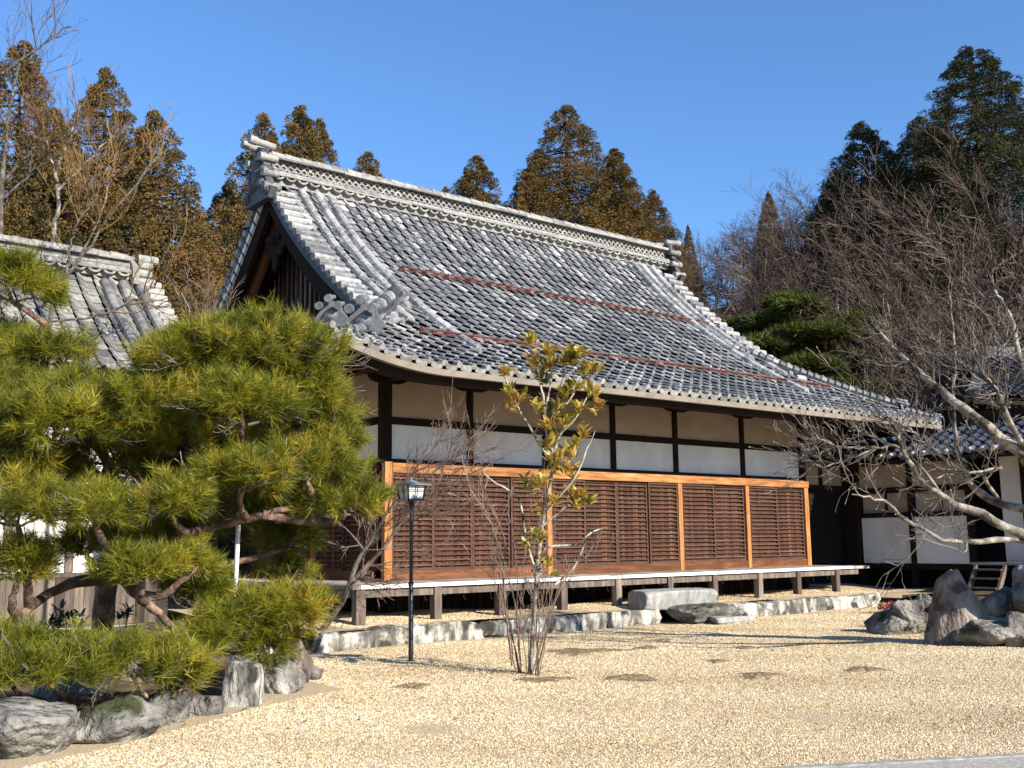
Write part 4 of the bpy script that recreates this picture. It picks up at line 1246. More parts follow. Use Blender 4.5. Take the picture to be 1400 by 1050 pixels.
def magnolia():
    b = np.array([-1.52, -5.3, 0.0]); D0 = float((b - CAM) @ FW)
    t = thing('magnolia_sapling', b, 'slender young evergreen tree with yellowing leaf rosettes before the hall', 'tree')
    P = lambda px, py, dd=0.: at(px, py, D0 + dd)
    m = MB()
    trunk = limb(m, [P(724, 924), P(728, 870), P(733, 800), P(738, 745, .03), P(744, 700, .0), P(752, 660), P(757, 625), P(748, 600), P(745, 560), P(738, 520), P(729, 478)], .026, .008, 40, 8, .6, .004)
    br = [[P(744, 700), P(768, 675), P(788, 650), P(800, 620, .05), P(814, 588, .08)], [P(740, 720), P(760, 705), P(775, 692), P(796, 686, .1)], [P(757, 625), P(765, 595), P(785, 575), P(800, 548), P(806, 535, .1)],
          [P(757, 625), P(742, 615), P(725, 585), P(712, 565), P(698, 535, -.1), P(690, 515, -.1)], [P(752, 602), P(757, 560), P(768, 525), P(776, 490)], [P(757, 570), P(780, 545), P(796, 515)],
          [P(745, 560), P(752, 530), P(756, 490)], [P(735, 790), P(720, 740), P(712, 690), P(698, 672), P(670, 655, -.1), P(658, 640, -.1)], [P(738, 790), P(745, 750, .1), P(790, 745, .2), P(800, 735), P(815, 725, .2), P(830, 722, .25)],
          [P(758, 800), P(785, 775, .1), P(800, 740, .2), P(806, 730, .2)]]
    for q in br: limb(m, q, .015, .006, 16, 6, .7, .004)
    m.build('trunk', M['bark_white'], t, True)
    m = MB()
    spots = [(728, 468, 9), (733, 500, 8), (752, 485, 12), (748, 500, 10), (778, 488, 12), (792, 486, 9), (770, 498, 8), (690, 513, 10), (800, 512, 9), (812, 508, 7), (741, 515, 9), (744, 525, 7), (697, 540, 7), (704, 551, 9), (712, 545, 6),
             (774, 540, 9), (782, 532, 7), (808, 540, 9), (812, 552, 7), (735, 562, 7), (750, 562, 9), (745, 550, 7), (762, 575, 10), (752, 585, 9), (780, 570, 8), (772, 582, 7), (790, 560, 6), (758, 600, 9), (750, 612, 7), (796, 597, 8), (790, 610, 7), (785, 625, 7),
             (765, 628, 6), (755, 632, 6), (777, 643, 8), (783, 655, 5), (760, 640, 6), (740, 660, 5), (735, 665, 5), (793, 680, 12), (803, 688, 9), (785, 690, 6), (758, 688, 6), (733, 700, 4), (727, 735, 6), (741, 738, 5), (735, 772, 5), (722, 660, 4), (748, 775, 4)]
    for i, (px, py, n) in enumerate(spots):
        r_ = np.random.default_rng(i + 3)
        c = P(px, py, r_.normal(0, .10))
        leaf_rosette(m, c, np.array([r_.normal(0, .25), r_.normal(-.15, .25), 1]), int(n * 3.0), .125, i * 7 + 1, float(np.clip(.60 + r_.normal(0, .17), .1, .9)))
        if i % 2 == 0:
            leaf_rosette(m, c + r_.normal(0, .06, 3) - np.array([0, 0, .05]), np.array([r_.normal(0, .35), r_.normal(-.15, .3), .8]), n + 3, .115, i * 7 + 3, float(np.clip(.55 + r_.normal(0, .17), .1, .9)))
    m.build('foliage', M['magnolia_leaf'], t, True)
    # thicket of bare stems round its foot
    t = thing('bare_shrub', b + np.array([.03, -.05, 0]), 'leafless multi-stemmed shrub around the foot of the yellowing young tree', 'shrub')
    m = MB(); r_ = np.random.default_rng(5)
    opt = dict(kids=(4, 4), spread=.55, up=.10, wob=.10, ratio=.45, rmin=.0022, seg=6, f0=.35, tl=.05)
    for k in range(14):
        a = r_.random() * 6.28; s = r_.uniform(.02, .16)
        p = b + np.array([math.cos(a) * s, math.sin(a) * s, 0])
        d = norm(np.array([math.cos(a) * .20 + RT[0] * r_.normal(0, .10), math.sin(a) * .20 + RT[1] * r_.normal(0, .1), 1]))
        grow(m, p, d, r_.uniform(.7, 1.35), r_.uniform(.005, .009), 2, r_, opt)
    for q in ([P(700, 910), P(688, 800), P(690, 740), P(670, 690), P(655, 650)], [P(712, 915), P(705, 830), P(680, 740, -.1), P(660, 690, -.1), P(640, 680, -.1)], [P(735, 915), P(760, 820, .1), P(790, 770, .2), P(830, 750, .2)]):
        G = limb(m, q, .010, .004, 16, 5, .5, .006); sprout(m, G, 9, .4, .004, 1, int(q[0][0] * 100) % 97 + 3, opt, .3)
    m.build('stems', M['twig'], t)
    # leaning bare tree beside the lamp
    b2 = onz(433, 888); D2 = float((b2 - CAM) @ FW)
    Q = lambda px, py, dd=0.: at(px, py, D2 + dd)
    t = thing('leaning_bare_tree', b2, 'small leafless tree leaning right beside the corner of the veranda', 'tree')
    m = MB(); mt = MB()
    T = limb(m, [Q(433, 892), Q(437, 868), Q(455, 842), Q(472, 815), Q(482, 785), Q(492, 762), Q(510, 735), Q(530, 700), Q(560, 672), Q(600, 640), Q(650, 605)], .048, .009, 40, 9, .5, .004)
    T2 = limb(m, [Q(482, 795), Q(500, 775, .1), Q(528, 745, .1), Q(548, 715, .2), Q(580, 690, .2), Q(640, 650, .2), Q(700, 620, .2)], .030, .006, 24, 7, .5, .006)
    T3 = limb(m, [Q(478, 800), Q(500, 790, -.2), Q(530, 800, -.3)], .016, .005, 12, 6, .5, .006)
    T4 = limb(m, [Q(530, 700), Q(535, 680), Q(560, 650), Q(590, 615), Q(605, 600)], .012, .004, 14, 6, .5, .006)
    T5 = limb(m, [Q(498, 752), Q(480, 730, -.1), Q(465, 715), Q(440, 690), Q(420, 680)], .012, .004, 14, 6, .5, .006)
    opt = dict(kids=(4, 5), spread=.55, up=.03, wob=.10, ratio=.52, rmin=.0028, seg=5, f0=.15)
    bias = RT * .45 + np.array([0, 0, .18])
    for i, (G, c, L_) in enumerate(((T[18:], 22, .75), (T2, 24, .75), (T4, 10, .5), (T5, 9, .35))):
        sprout(mt, G, c, L_, .007, 2, 31 + i, opt, .15, bias if i < 3 else -bias * .3)
    sprout(mt, T3, 12, .42, .006, 2, 77, opt, .2, RT * .5)
    m.build('trunk', M['bark_grey'], t, True); mt.build('twigs', M['twig'], t)
    # evergreen sprigs at its foot
    for i, (px, py, lab) in enumerate(((455, 862, 'glossy green sprig clinging to the foot of the leaning bare tree'), (408, 878, 'tiny yellow-green seedling left of the leaning bare tree'))):
        c = onz(px, py + 16); t = thing('seedling', c, lab, 'plant', 'seedlings at the foot of the leaning tree')
        m = MB(); ml = MB(); r_ = np.random.default_rng(i + 60)
        for k in range(7 if i == 0 else 4):
            q = c + np.array([r_.normal(0, .07), r_.normal(0, .05), r_.uniform(.08, .38 if i == 0 else .2)])
            limb(m, [c, (c + q) / 2 + r_.normal(0, .02, 3), q], .006, .003, 8, 5)
            leaf_rosette(ml, q, np.array([r_.normal(0, .4), -.3, .8]), 5, .075, k + i * 9, .45)
        m.build('stem', M['twig'], t); ml.build('foliage', M['bush'] if i == 0 else M['magnolia_leaf'], t)
    # dark shrubs behind the pine bed
    for i, (px, py, d, lab) in enumerate(((85, 895, 10.2, 'dark glossy broad-leaved plant in the shade under the big pine'), (165, 895, 10.4, 'smaller dark leafy plant beside the pine trunk'))):
        c = at(px, py, d); t = thing('shade_plant', c, lab, 'plant', 'shade plants under the pine')
        m = MB(); ml = MB(); r_ = np.random.default_rng(i + 80)
        for k in range(16 - 5 * i):
            q = c + np.array([r_.normal(0, .17), r_.normal(0, .13), r_.uniform(.1, .42)])
            limb(m, [c, (c + q) / 2 + r_.normal(0, .02, 3), q], .006, .003, 8, 5)
            leaf_rosette(ml, q, np.array([r_.normal(0, .4), -.3, .8]), 7, .10, k + i * 9, .5)
        m.build('stem', M['twig'], t); ml.build('foliage', M['leaf_dark'], t)
    c = onz(1222, 838); t = thing('red_shrub', c, 'tiny low shrub with dark red leaves beside the end of the plinth', 'shrub')
    m = MB(); r_ = np.random.default_rng(91)
    Cc = c + np.abs(r_.normal(0, 1, (500, 3))) * np.array([.0, 0, .06]) + r_.normal(0, 1, (500, 3)) * np.array([.16, .12, .02]) + np.array([0, 0, .05])
    quads(m, Cc, r_.normal(0, .012, (500, 3)), r_.normal(0, .02, (500, 3)), jit(500)); m.build('foliage', M['red_leaf'], t)


magnolia()


def right_tree():
    P = at
    base = np.array([5.6, -8.6, 0.0])
    t = thing('bare_magnolia_tree', base, 'large leafless grey-barked tree reaching in from the right edge over the rocks', 'tree')
    m = MB(); mt = MB(); tips = []
    D = 12.3
    T = limb(m, [base, base + np.array([-.05, .1, .6]), P(1500, 745, D), P(1440, 650, D), P(1405, 622, D)], .20, .12, 24, 10, .5, .01)
    LB = [([P(1500, 745, D), P(1440, 742, D - .2), P(1400, 730, D - .3), P(1362, 715, D - .4), P(1336, 699, D - .5), P(1306, 691, D - .5), P(1287, 676, D - .6), P(1261, 660, D - .6), P(1248, 638, D - .6), P(1235, 615, D - .6), P(1229, 589, D - .6)], .085, .018),
          ([P(1500, 755, D), P(1440, 752, D), P(1390, 738, D - .3), P(1326, 741, D - .6), P(1303, 740, D - .7), P(1281, 735, D - .7), P(1255, 719, D - .8), P(1235, 709, D - .8), P(1213, 686, D - .8), P(1187, 680, D - .9), P(1167, 675, D - .9)], .05, .008),
          ([P(1405, 622, D), P(1371, 602, D), P(1346, 580, D), P(1309, 553, D + .2), P(1273, 522, D + .3), P(1245, 498, D + .4), P(1206, 458, D + .5), P(1190, 434, D + .5)], .10, .010),
          ([P(1440, 700, D), P(1371, 690, D + .3), P(1332, 667, D + .3), P(1319, 638, D + .3), P(1306, 602, D + .3), P(1303, 540, D + .3), P(1306, 483, D + .4), P(1297, 404, D + .4)], .07, .008),
          ([P(1332, 667, D + .3), P(1287, 623, D + .4), P(1261, 602, D + .4), P(1242, 586, D + .4), P(1209, 573, D + .5), P(1187, 566, D + .5)], .03, .007),
          ([P(1287, 676, D - .6), P(1260, 640, D - .4), P(1226, 610, D - .2), P(1203, 612, D - .2), P(1161, 612, D - .2), P(1138, 608, D - .2), P(1116, 596, D - .2)], .025, .007),
          ([P(1203, 612, D - .2), P(1196, 613, D - .2), P(1167, 625, D - .2), P(1145, 633, D - .2), P(1122, 638, D - .2), P(1099, 625, D - .2)], .018, .006),
          ([P(1405, 622, D), P(1376, 568, D - .3), P(1361, 531, D - .4), P(1330, 507, D - .4), P(1315, 495, D - .4)], .05, .010),
          ([P(1361, 531, D - .4), P(1340, 505, D - .4), P(1346, 490, D - .4), P(1375, 470, D - .4), P(1395, 440, D - .4)], .025, .007),
          ([P(1440, 650, D), P(1420, 560, D + .3), P(1395, 490, D + .4), P(1380, 430, D + .5), P(1360, 395, D + .5)], .07, .012),
          ([P(1371, 690, D + .3), P(1345, 650, D), P(1370, 640, D), P(1335, 645, D - .1), P(1290, 650, D - .1), P(1228, 672, D - .2)], .03, .008)]
    opt = dict(kids=(3, 4), spread=.62, up=.05, wob=.15, ratio=.55, rmin=.0032, seg=5, f0=.2)
    for i, (q, a, b) in enumerate(LB):
        G = limb(m, q, a * .8, b, 30, 9, .5, .012)
        sprout(mt, G[8:] if i in (0, 1, 2, 3) else G, 8 if i < 2 else 13, .56, .009, 2, 200 + i, opt, .05, -RT * .30 + np.array([0, 0, .16]), tips)
    m.build('trunk', M['bark_white'], t, True)
    mt.build('twigs', M['bark_grey'], t)
    ml = MB(); r_ = np.random.default_rng(4)
    sel = [tips[i] for i in r_.permutation(len(tips))[:520]]
    Cc = np.array([p for p, d in sel]); Dd = np.array([d for p, d in sel])
    quads(ml, Cc, norm(np.cross(Dd, r_.normal(size=Dd.shape))) * .009, Dd * .02, jit(len(Cc)))
    ml.build('dry_leaves', M['dry_leaf'], t)


right_tree()


# ------------------------------------------------------------------ neighbouring buildings
def plane_fn(o, u, up, sag=0.0, length=1.0):
    o, u, up = np.asarray(o, float), np.asarray(u, float), norm(up)
    n = norm(np.cross(u, up)); n = n if n[2] > 0 else -n
    def P(a, s):
        a, s = np.broadcast_arrays(np.asarray(a, float), np.asarray(s, float))
        f = s / length
        p = o + a[..., None] * u + s[..., None] * up - n * (sag * 4 * f * (1 - f))[..., None]
        return p, np.broadcast_to(n, p.shape)
    return P


def left_hall():
    t = thing('side_hall', (-5, 3.5, 0), 'smaller white-walled side hall with pale weathered tile roof behind the pine', 'hall')
    up = np.array([0, 5.6 - 2.8, 6.24 - 4.05]); ln = float(np.linalg.norm(up))
    P = plane_fn((-1.62, 2.8, 4.05), (-1, 0, 0), up, .10, ln)
    P2 = lambda a, s: P(-np.asarray(a), s)
    m = MB(); tiles(m, P2, -9.0, -.30, 0, ln - .05, .29, .25, None, .25, .03, 1.25)
    m.build('roof', M['tile_moss'], t)
    m = MB(); underlay(m, P2, -9, 0, 0, ln, 4, 12, -.04)
    m.add([(-10.6, 5.6, 6.19), (-1.62, 5.6, 6.19), (-1.62, 8.4, 4.0), (-10.6, 8.4, 4.0)], [(0, 1, 2, 3)]); m.build('roof_boarding', M['wood_dark'], t)
    m = MB()
    for a in (-.34, -.66, -.98): tube_row(m, P2, a, .1, ln - .3, r=.09, h=.07, t0=.42)
    s = .05
    while s < ln - .2:
        p, n = P2(.06, s); q, _ = P2(-.26, s); m.tube([p + n * .06, q + n * .07], [.085, .08], 9, .8, cap=True); s += .235
    m.build('round_tile_rows', M['tile_left'], t)
    ridge(t, (-10.6, 5.6, 0), (-2.12, 5.6, 0), (0, -1, 0), 6.20, .50, ('tile_moss', 'tile_moss'), False, .26)
    m = MB()
    for z, l_ in ((6.18, .22), (6.34, .16), (6.50, .16), (6.62, .27)):
        for y in (5.4, 5.8): m.tube([(-2.0, y, z), (-1.9 + l_, y, z)], .08, 10, .75, cap=True)
    m.prism([(-2.11, 5.25, 6.1), (-2.11, 5.32, 6.45), (-2.11, 5.6, 6.70), (-2.11, 5.88, 6.45), (-2.11, 5.95, 6.1)], (.12, 0, 0))
    m.build('ridge_end_ornament', M['tile_moss'], t)
    m = MB(); tube_row(m, P2, -1.5, 1.35, 1.36, r=.01)
    a = np.linspace(-3.6, -2.5, 12)                              # short rusty snow guard
    p, n = P2(a, np.full(12, .95)); m.tube(p + n * .12, .022, 6, .4); m.build('snow_guard', M['rust'], t)
    # walls
    MB().box((-11, 3.52, .80), (-1.9, 3.62, 4.1)).build('plaster_wall', M['plaster'], t)
    MB().box((-1.96, 3.63, .80), (-1.9, 8.0, 4.6)).build('plaster_wall', M['plaster'], t)
    m = MB(); x = -11
    while x < -1.95:
        wd = rng.uniform(.14, .2); m.box((x, 3.47, .10 + rng.normal(0, .01)), (min(x + wd, -1.9) - .006, 3.5, .86), float(jit(1, .25)[0])); x += wd
    m.box((-11, 3.45, .86), (-1.9, 3.51, .93), .5); m.build('board_skirting', M['wood_skirt_shaded'], t)
    for x in (-1.97, -2.62, -3.5, -4.4, -5.3, -6.2, -7.5):
        MB().box((x - .06, 3.48, .935), (x + .06, 3.519, 4.05)).build('post', M['wood_grey'], t)
    for z in (2.35, 3.2): MB().box((-11, 3.495, z), (-1.9, 3.518, z + .1)).build('tie_beam', M['wood_dark'], t)
    MB().box((-11, 3.42, -.02), (-1.85, 3.60, .095)).build('plinth', M['granite'], t)


left_hall()


def wing():
    t = thing('corridor_wing', (12.6, -1.3, 0), 'low corridor wing with white panels in shade joining the hall at the right', 'corridor')
    W = 12.6
    up = np.array([1.5, 0, .72]); ln = float(np.linalg.norm(up))
    P = plane_fn((11.72, .8, 2.98), (0, -1, 0), up, 0, ln)
    m = MB(); tiles(m, P, -.6, 6.4, 0, ln, .25, .23, None, .2)
    m.build('roof', M['tile_blue'], t)
    m = MB(); underlay(m, P, -.6, 6.4, 0, ln, 3, 3, -.05); m.box((13.1, -5.6, 3.5), (13.35, 1.2, 3.95)); m.build('roof_boarding', M['wood_dark'], t)
    m = MB()
    for i in range(28):
        a = -.6 + (i + .12) * .25; p, n = P(a, -.01); q, _ = P(a, .08)
        MB().tube([p + n * .05, q + n * .05], .052, 10, .75, cap=True).build('eave_tile_end', M['tile_moss'], t)
    MB().box((11.74, -5.5, 2.86), (11.80, .9, 2.95)).build('eave_board', M['wood_dark'], t)
    ym = [0.02, -1.27, -2.58]
    for a, b in zip(ym[:-1], ym[1:]):
        MB().box((W, b + .05, .77), (W + .05, a - .05, 1.76)).build('plaster_panel', M['plaster'], t)
        MB().box((W + .10, b + .05, 1.87), (W + .12, a - .05, 2.30)).build('paper_window', M['plaster_up_shaded'], t)
        MB().box((W, b + .05, 2.42), (W + .05, a - .05, 2.98)).build('plaster_panel', M['plaster_up_shaded'], t)
        m = MB()
        for k in (.5,):
            y = a + (b - a) * k; m.box((W + .06, y - .02, 1.87), (W + .098, y + .02, 2.30))
        m.build('window_bar', M['wood_dark'], t)
    for y in ym + [-3.75]: MB().box((W - .05, y - .055, .25), (W + .10, y + .055, 3.0)).build('post', M['wood_dark'], t)
    for z0, z1 in ((.64, .765), (1.765, 1.865), (2.305, 2.415)):
        MB().box((W - .03, -2.52, z0), (W + .08, -.04, z1)).build('tie_beam', M['wood_dark'], t)
    m = MB(); m.box((W + .6, -6.5, .2), (W + .7, .7, 3.4)); m.box((W + .12, -6.5, 2.98), (W + .6, .7, 3.1)); m.build('inner_core', M['dark_void'], t)
    # recess with the steps
    MB().box((W + .30, -3.70, .80), (W + .34, -3.12, 2.95)).build('plaster_panel', M['plaster'], t)
    MB().box((W + .30, -5.2, .80), (W + .34, -3.82, 2.95)).build('plaster_panel', M['plaster'], t)
    MB().box((W + .30, -5.2, 2.96), (W + .4, -2.6, 3.2)).build('tie_beam', M['wood_dark'], t)
    MB().box((W - .25, -5.4, .76), (W + .28, -2.64, .81)).build('step_deck', M['wood_deck'], t)
    s = thing('wooden_steps', (W - .3, -3.1, .2), 'grey wooden open steps of three treads leading up at the corridor wing', 'steps')
    for y in (-2.78, -3.38):
        MB().bar((W - .72, y, .16), (W - .27, y, .74), .05, .11).build('stringer', M['wood_grey'], s)
    for x, z in ((W - .60, .30), (W - .46, .48), (W - .33, .65)):
        MB().box((x - .09, -3.35, z), (x + .09, -2.81, z + .035)).build('tread', M['wood_grey'], s)
    # dark recess bay between hall and wing belongs to the hall
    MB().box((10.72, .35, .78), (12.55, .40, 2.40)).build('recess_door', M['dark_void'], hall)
    MB().box((10.72, .33, 2.50), (12.55, .38, 3.9)).build('plaster_wall', M['plaster_up_shaded'], hall)
    for x in (11.62,): MB().box((x - .05, .29, 2.50), (x + .05, .329, 3.5)).build('post', M['wood_dark'], hall)
    MB().box((12.42, -.03, .5), (12.54, .32, 3.6)).build('post', M['wood_dark'], hall)
    MB().box((10.63, .28, 2.40), (12.41, .40, 2.495)).build('nageshi_beam', M['wood_dark'], hall)
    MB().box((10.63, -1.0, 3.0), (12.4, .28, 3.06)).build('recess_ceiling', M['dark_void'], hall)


wing()


def far_hall():
    t = thing('rear_hall', (20, 0, 0), 'dark grey roofed hall half hidden behind the bare tree at the right edge', 'hall')
    D = 24.0
    p0 = at(1332, 541, D); z = p0[2]
    e0 = np.array([p0[0], p0[1], z]); u = norm(np.array([RT[0] + .25 * FW[0], RT[1] + .25 * FW[1], 0]))
    v = np.array([-u[1], u[0], 0]); v = v if v @ FW > 0 else -v
    up = v * 4.2 + np.array([0, 0, 1.75]); ln = float(np.linalg.norm(up))
    P = plane_fn(e0, u, up, .12, ln)
    m = MB(); tiles(m, P, 0, 11, 0, ln, .28, .26, lambda A, S: A > S * .8, .12)
    m.build('roof', M['tile_dark'], t)
    m = MB(); A = [e0 + [0, 0, -.06], e0 + u * 11 + [0, 0, -.06], e0 + u * 11 + up - [0, 0, .06], e0 + u * ln * .8 + up - [0, 0, .06]]
    m.add(A, [(0, 1, 2, 3)])
    m.add([e0 + [0, 0, -.06], e0 + u * ln * .8 + up - [0, 0, .06], e0 + v * 8.4 + [0, 0, -.06]], [(0, 1, 2)]); m.build('roof_boarding', M['wood_dark'], t)
    m = MB(); q = e0 + u * ln * .8 + up; m.bar(e0 + [0, 0, .05], q + [0, 0, .05], .22, .2, .4); m.bar(q + [0, 0, .1], q + u * 8 + [0, 0, .1], .3, .35, .4); m.build('ridge', M['tile_dark'], t)
    m = MB(); c = e0 + u * 1.0 + v * 1.0
    m.prism([c * [1, 1, 0] + [0, 0, .0], (c + u * 9) * [1, 1, 0], (c + u * 9 + v * 5) * [1, 1, 0], (c + v * 5) * [1, 1, 0]], (0, 0, z - .15)); m.build('wall', M['wood_dark'], t)
    m = MB(); m.bar(e0 + [0, 0, -.12] + v * .1, e0 + u * 11 + [0, 0, -.12] + v * .1, .1, .12); m.build('eave_board', M['wood_dark'], t)
    m = MB(); m.bar(c * [1, 1, 0] + [0, 0, z - .6] - v * .05, (c + u * 9) * [1, 1, 0] + [0, 0, z - .6] - v * .05, .08, .3); m.build('frieze', M['wood_sill'], t)


far_hall()


# ------------------------------------------------------------------ white pole and hill markers
def poles():
    p = at(318, 880, 9.9)
    q = at(328, 676, 9.9)
    m = MB(); m.tube([p - [0, 0, .25], p, q, q + (q - p) * .12], .022, 10, .6, True)
    tag(m.build('white_pole', M['white_pole'], None, True), 'thin white pole standing behind the garden pine near the veranda', 'pole')
    c = at(1184, 425, 54.0); h = at(1183, 378, 54.0)[2]
    m = MB(); rock_mesh(m, (c[0], c[1], (h + c[2]) / 2), (.20, .16, .62), 320, box=.85, planes=4, rough=.02)
    tag(m.build('stone_marker', M['granite'], None, True), 'pale upright stone pillar among bare trees on the hillside', 'stone pillar')
    a, b = at(1147, 440, 46.0), at(1144, 408, 46.0)
    m = MB(); m.tube([a - [0, 0, 1.5], b], .07, 8, .5, True); tag(m.build('metal_pole', M['white_pole']), 'slim grey pole above the hillside pines', 'pole')


poles()


# ------------------------------------------------------------------ trees beyond
def cedar(H, Rr, seed, mat, name, boughs=1700, per=150, shape=.80, blunt=.0):
    r_ = np.random.default_rng(seed)
    t = thing(name, (0, 0, 0), 'x', 'cedar tree')
    m = MB(); P = np.array([[r_.normal(0, .05), r_.normal(0, .05), z] for z in np.linspace(-.6, H * .97, 12)])
    m.tube(P, np.linspace(.26, .02, 12), 7, .1); 
    ml = MB()
    CC, UU, VV, TT = [], [], [], []
    for k in range(boughs):
        f = 1 - (1 - r_.random()) ** .5
        f = .05 + .95 * f if k > 30 else 1 - .005 * k
        a = r_.random() * 6.28
        tier = .10 * math.sin(f * 46 + 1.5 * math.sin(a * 2 + seed))
        env = Rr * ((1 - f) ** shape * (1 - blunt) + blunt * math.sqrt(max(0, 1 - f))) * (1 + tier + .10 * math.sin(3 * a + 9 * f + seed) + r_.normal(0, .06)) + .08
        rad = env * r_.uniform(.62, 1.0)
        c = np.array([math.cos(a) * rad, math.sin(a) * rad, f * H - .16 * rad])
        sz = (.20 + .075 * env) * r_.uniform(.75, 1.35)
        if k % 3 == 0: m.tube([(0, 0, f * H - .05), c * [.6, .6, 1], c], [.05, .035, .012], 4, .1)
        n = per
        d = norm(r_.normal(size=(n, 3))); q = r_.uniform(.3, 1, n) ** .5
        CC.append(c + d * q[:, None] * np.array([sz, sz, sz * .95]) + np.array([0, 0, -.25 * sz]) * (q[:, None] > .8))
        out = norm(d + np.array([math.cos(a) * .55, math.sin(a) * .55, .10]))
        Vv = norm(out + r_.normal(0, .45, (n, 3))) * (r_.uniform(.04, .095, n))[:, None]
        VV.append(Vv); UU.append(norm(np.cross(Vv, r_.normal(size=(n, 3)))) * (r_.uniform(.015, .034, n))[:, None])
        TT.append(np.clip(.48 + r_.normal(0, .15) + .10 * math.sin(f * 9 + a) + r_.normal(0, .09, n), 0, 1))
    quads(ml, np.concatenate(CC), np.concatenate(UU), np.concatenate(VV), np.concatenate(TT))
    m.build('trunk', M['bark_pine'], t); ml.build('crown', M[mat], t)
    return t


def bare_tree(H, seed, mat, name, kids=(4, 5, 5), nl=7, spread=.78, up=.015, rmin=.0085, r0=.12, trunk=.22, ratio=.56):
    r_ = np.random.default_rng(seed)
    t = thing(name, (0, 0, 0), 'x', 'tree')
    m = MB(); mt = MB()
    P = limb(m, [(0, 0, -.5), (r_.normal(0, .1), r_.normal(0, .1), H * trunk), (r_.normal(0, .25), r_.normal(0, .25), H * .5), (r_.normal(0, .4), r_.normal(0, .4), H * .8)], r0, r0 * .3, 14, 6, .6, .03)
    opt = dict(kids=kids, spread=spread, up=up, wob=.10, ratio=ratio, rmin=rmin, seg=4, f0=.3)
    for k in range(nl):
        f = r_.uniform(.25, .95); i = int(f * 13); a = r_.random() * 6.28
        grow(mt, P[i], np.array([math.cos(a), math.sin(a), r_.uniform(.3, 1.1)]), H * .42 * r_.uniform(.7, 1.15), r0 * .4, 3, r_, opt)
    m.build('trunk', M['bark_grey'], t, True); mt.build('branches', M[mat], t)
    return t


def hill_pine(H, seed, name='hillside_pine'):
    r_ = np.random.default_rng(seed)
    t = thing(name, (0, 0, 0), 'x', 'pine tree')
    m = MB(); P = limb(m, [(0, 0, -.4), (.2, .1, H * .35), (-.2, 0, H * .7), (0, .1, H * .95)], .13, .04, 14, 6)
    ml = MB()
    for k in range(13):
        f = .38 + .62 * k / 12; a = k * 2.4 + r_.normal(0, .3); rr = (1.25 - f) * H * .42 * r_.uniform(.5, 1)
        c = np.array([math.cos(a) * rr, math.sin(a) * rr, f * H]); i = min(13, int(f * 13))
        m.tube([P[i], (P[i] + c) / 2 + [0, 0, -.1], c], [.05, .035, .02], 5)
        S = np.array([1, 1, .38]) * (.55 + .55 * (1.1 - f)) * H / 6
        N = 230; d = norm(r_.normal(size=(N, 3))); d[:, 2] = np.abs(d[:, 2]) - .15
        lump = 1 + .2 * vnoise(d * 3, seed + k)
        needles(ml, c + d * S * (lump * r_.uniform(.6, 1, N) ** .5)[:, None], norm(d + [0, 0, .4]), 9, .26, .016, np.clip(.36 + r_.normal(0, .12, N) + r_.normal(0, .06), 0, 1))
    m.build('trunk', M['bark_pine'], t); ml.build('crown', M['needle_far'], t)
    return t


def bush(Rr, seed, mat='bush'):
    r_ = np.random.default_rng(seed)
    t = thing('evergreen_bush', (0, 0, 0), 'x', 'bush')
    ml = MB(); N = 2600
    d = norm(r_.normal(size=(N, 3))); d[:, 2] = np.abs(d[:, 2]) - .1
    rad = Rr * (1 + .25 * vnoise(d * 2.5, seed) + .15 * vnoise(d * 6, seed + 1)) * r_.uniform(.55, 1, N) ** .5
    C = d * rad[:, None] * np.array([1, 1, .9]) + [0, 0, .1]
    quads(ml, C, r_.normal(0, .05, (N, 3)), norm(d + r_.normal(0, .6, (N, 3))) * r_.uniform(.06, .14, N)[:, None], jit(N, .2))
    m = MB()
    for k in range(5): m.tube([(0, 0, -.3), d[k] * Rr * .6 + [0, 0, .2]], [.06, .02], 5)
    m.build('stems', M['bark_grey'], t); ml.build('crown', M[mat], t)
    return t


def spot(px, d):
    p = CAM + ray(px, 700) * d
    return np.array([p[0], p[1], float(hill_h(p[0], p[1])) - .25])


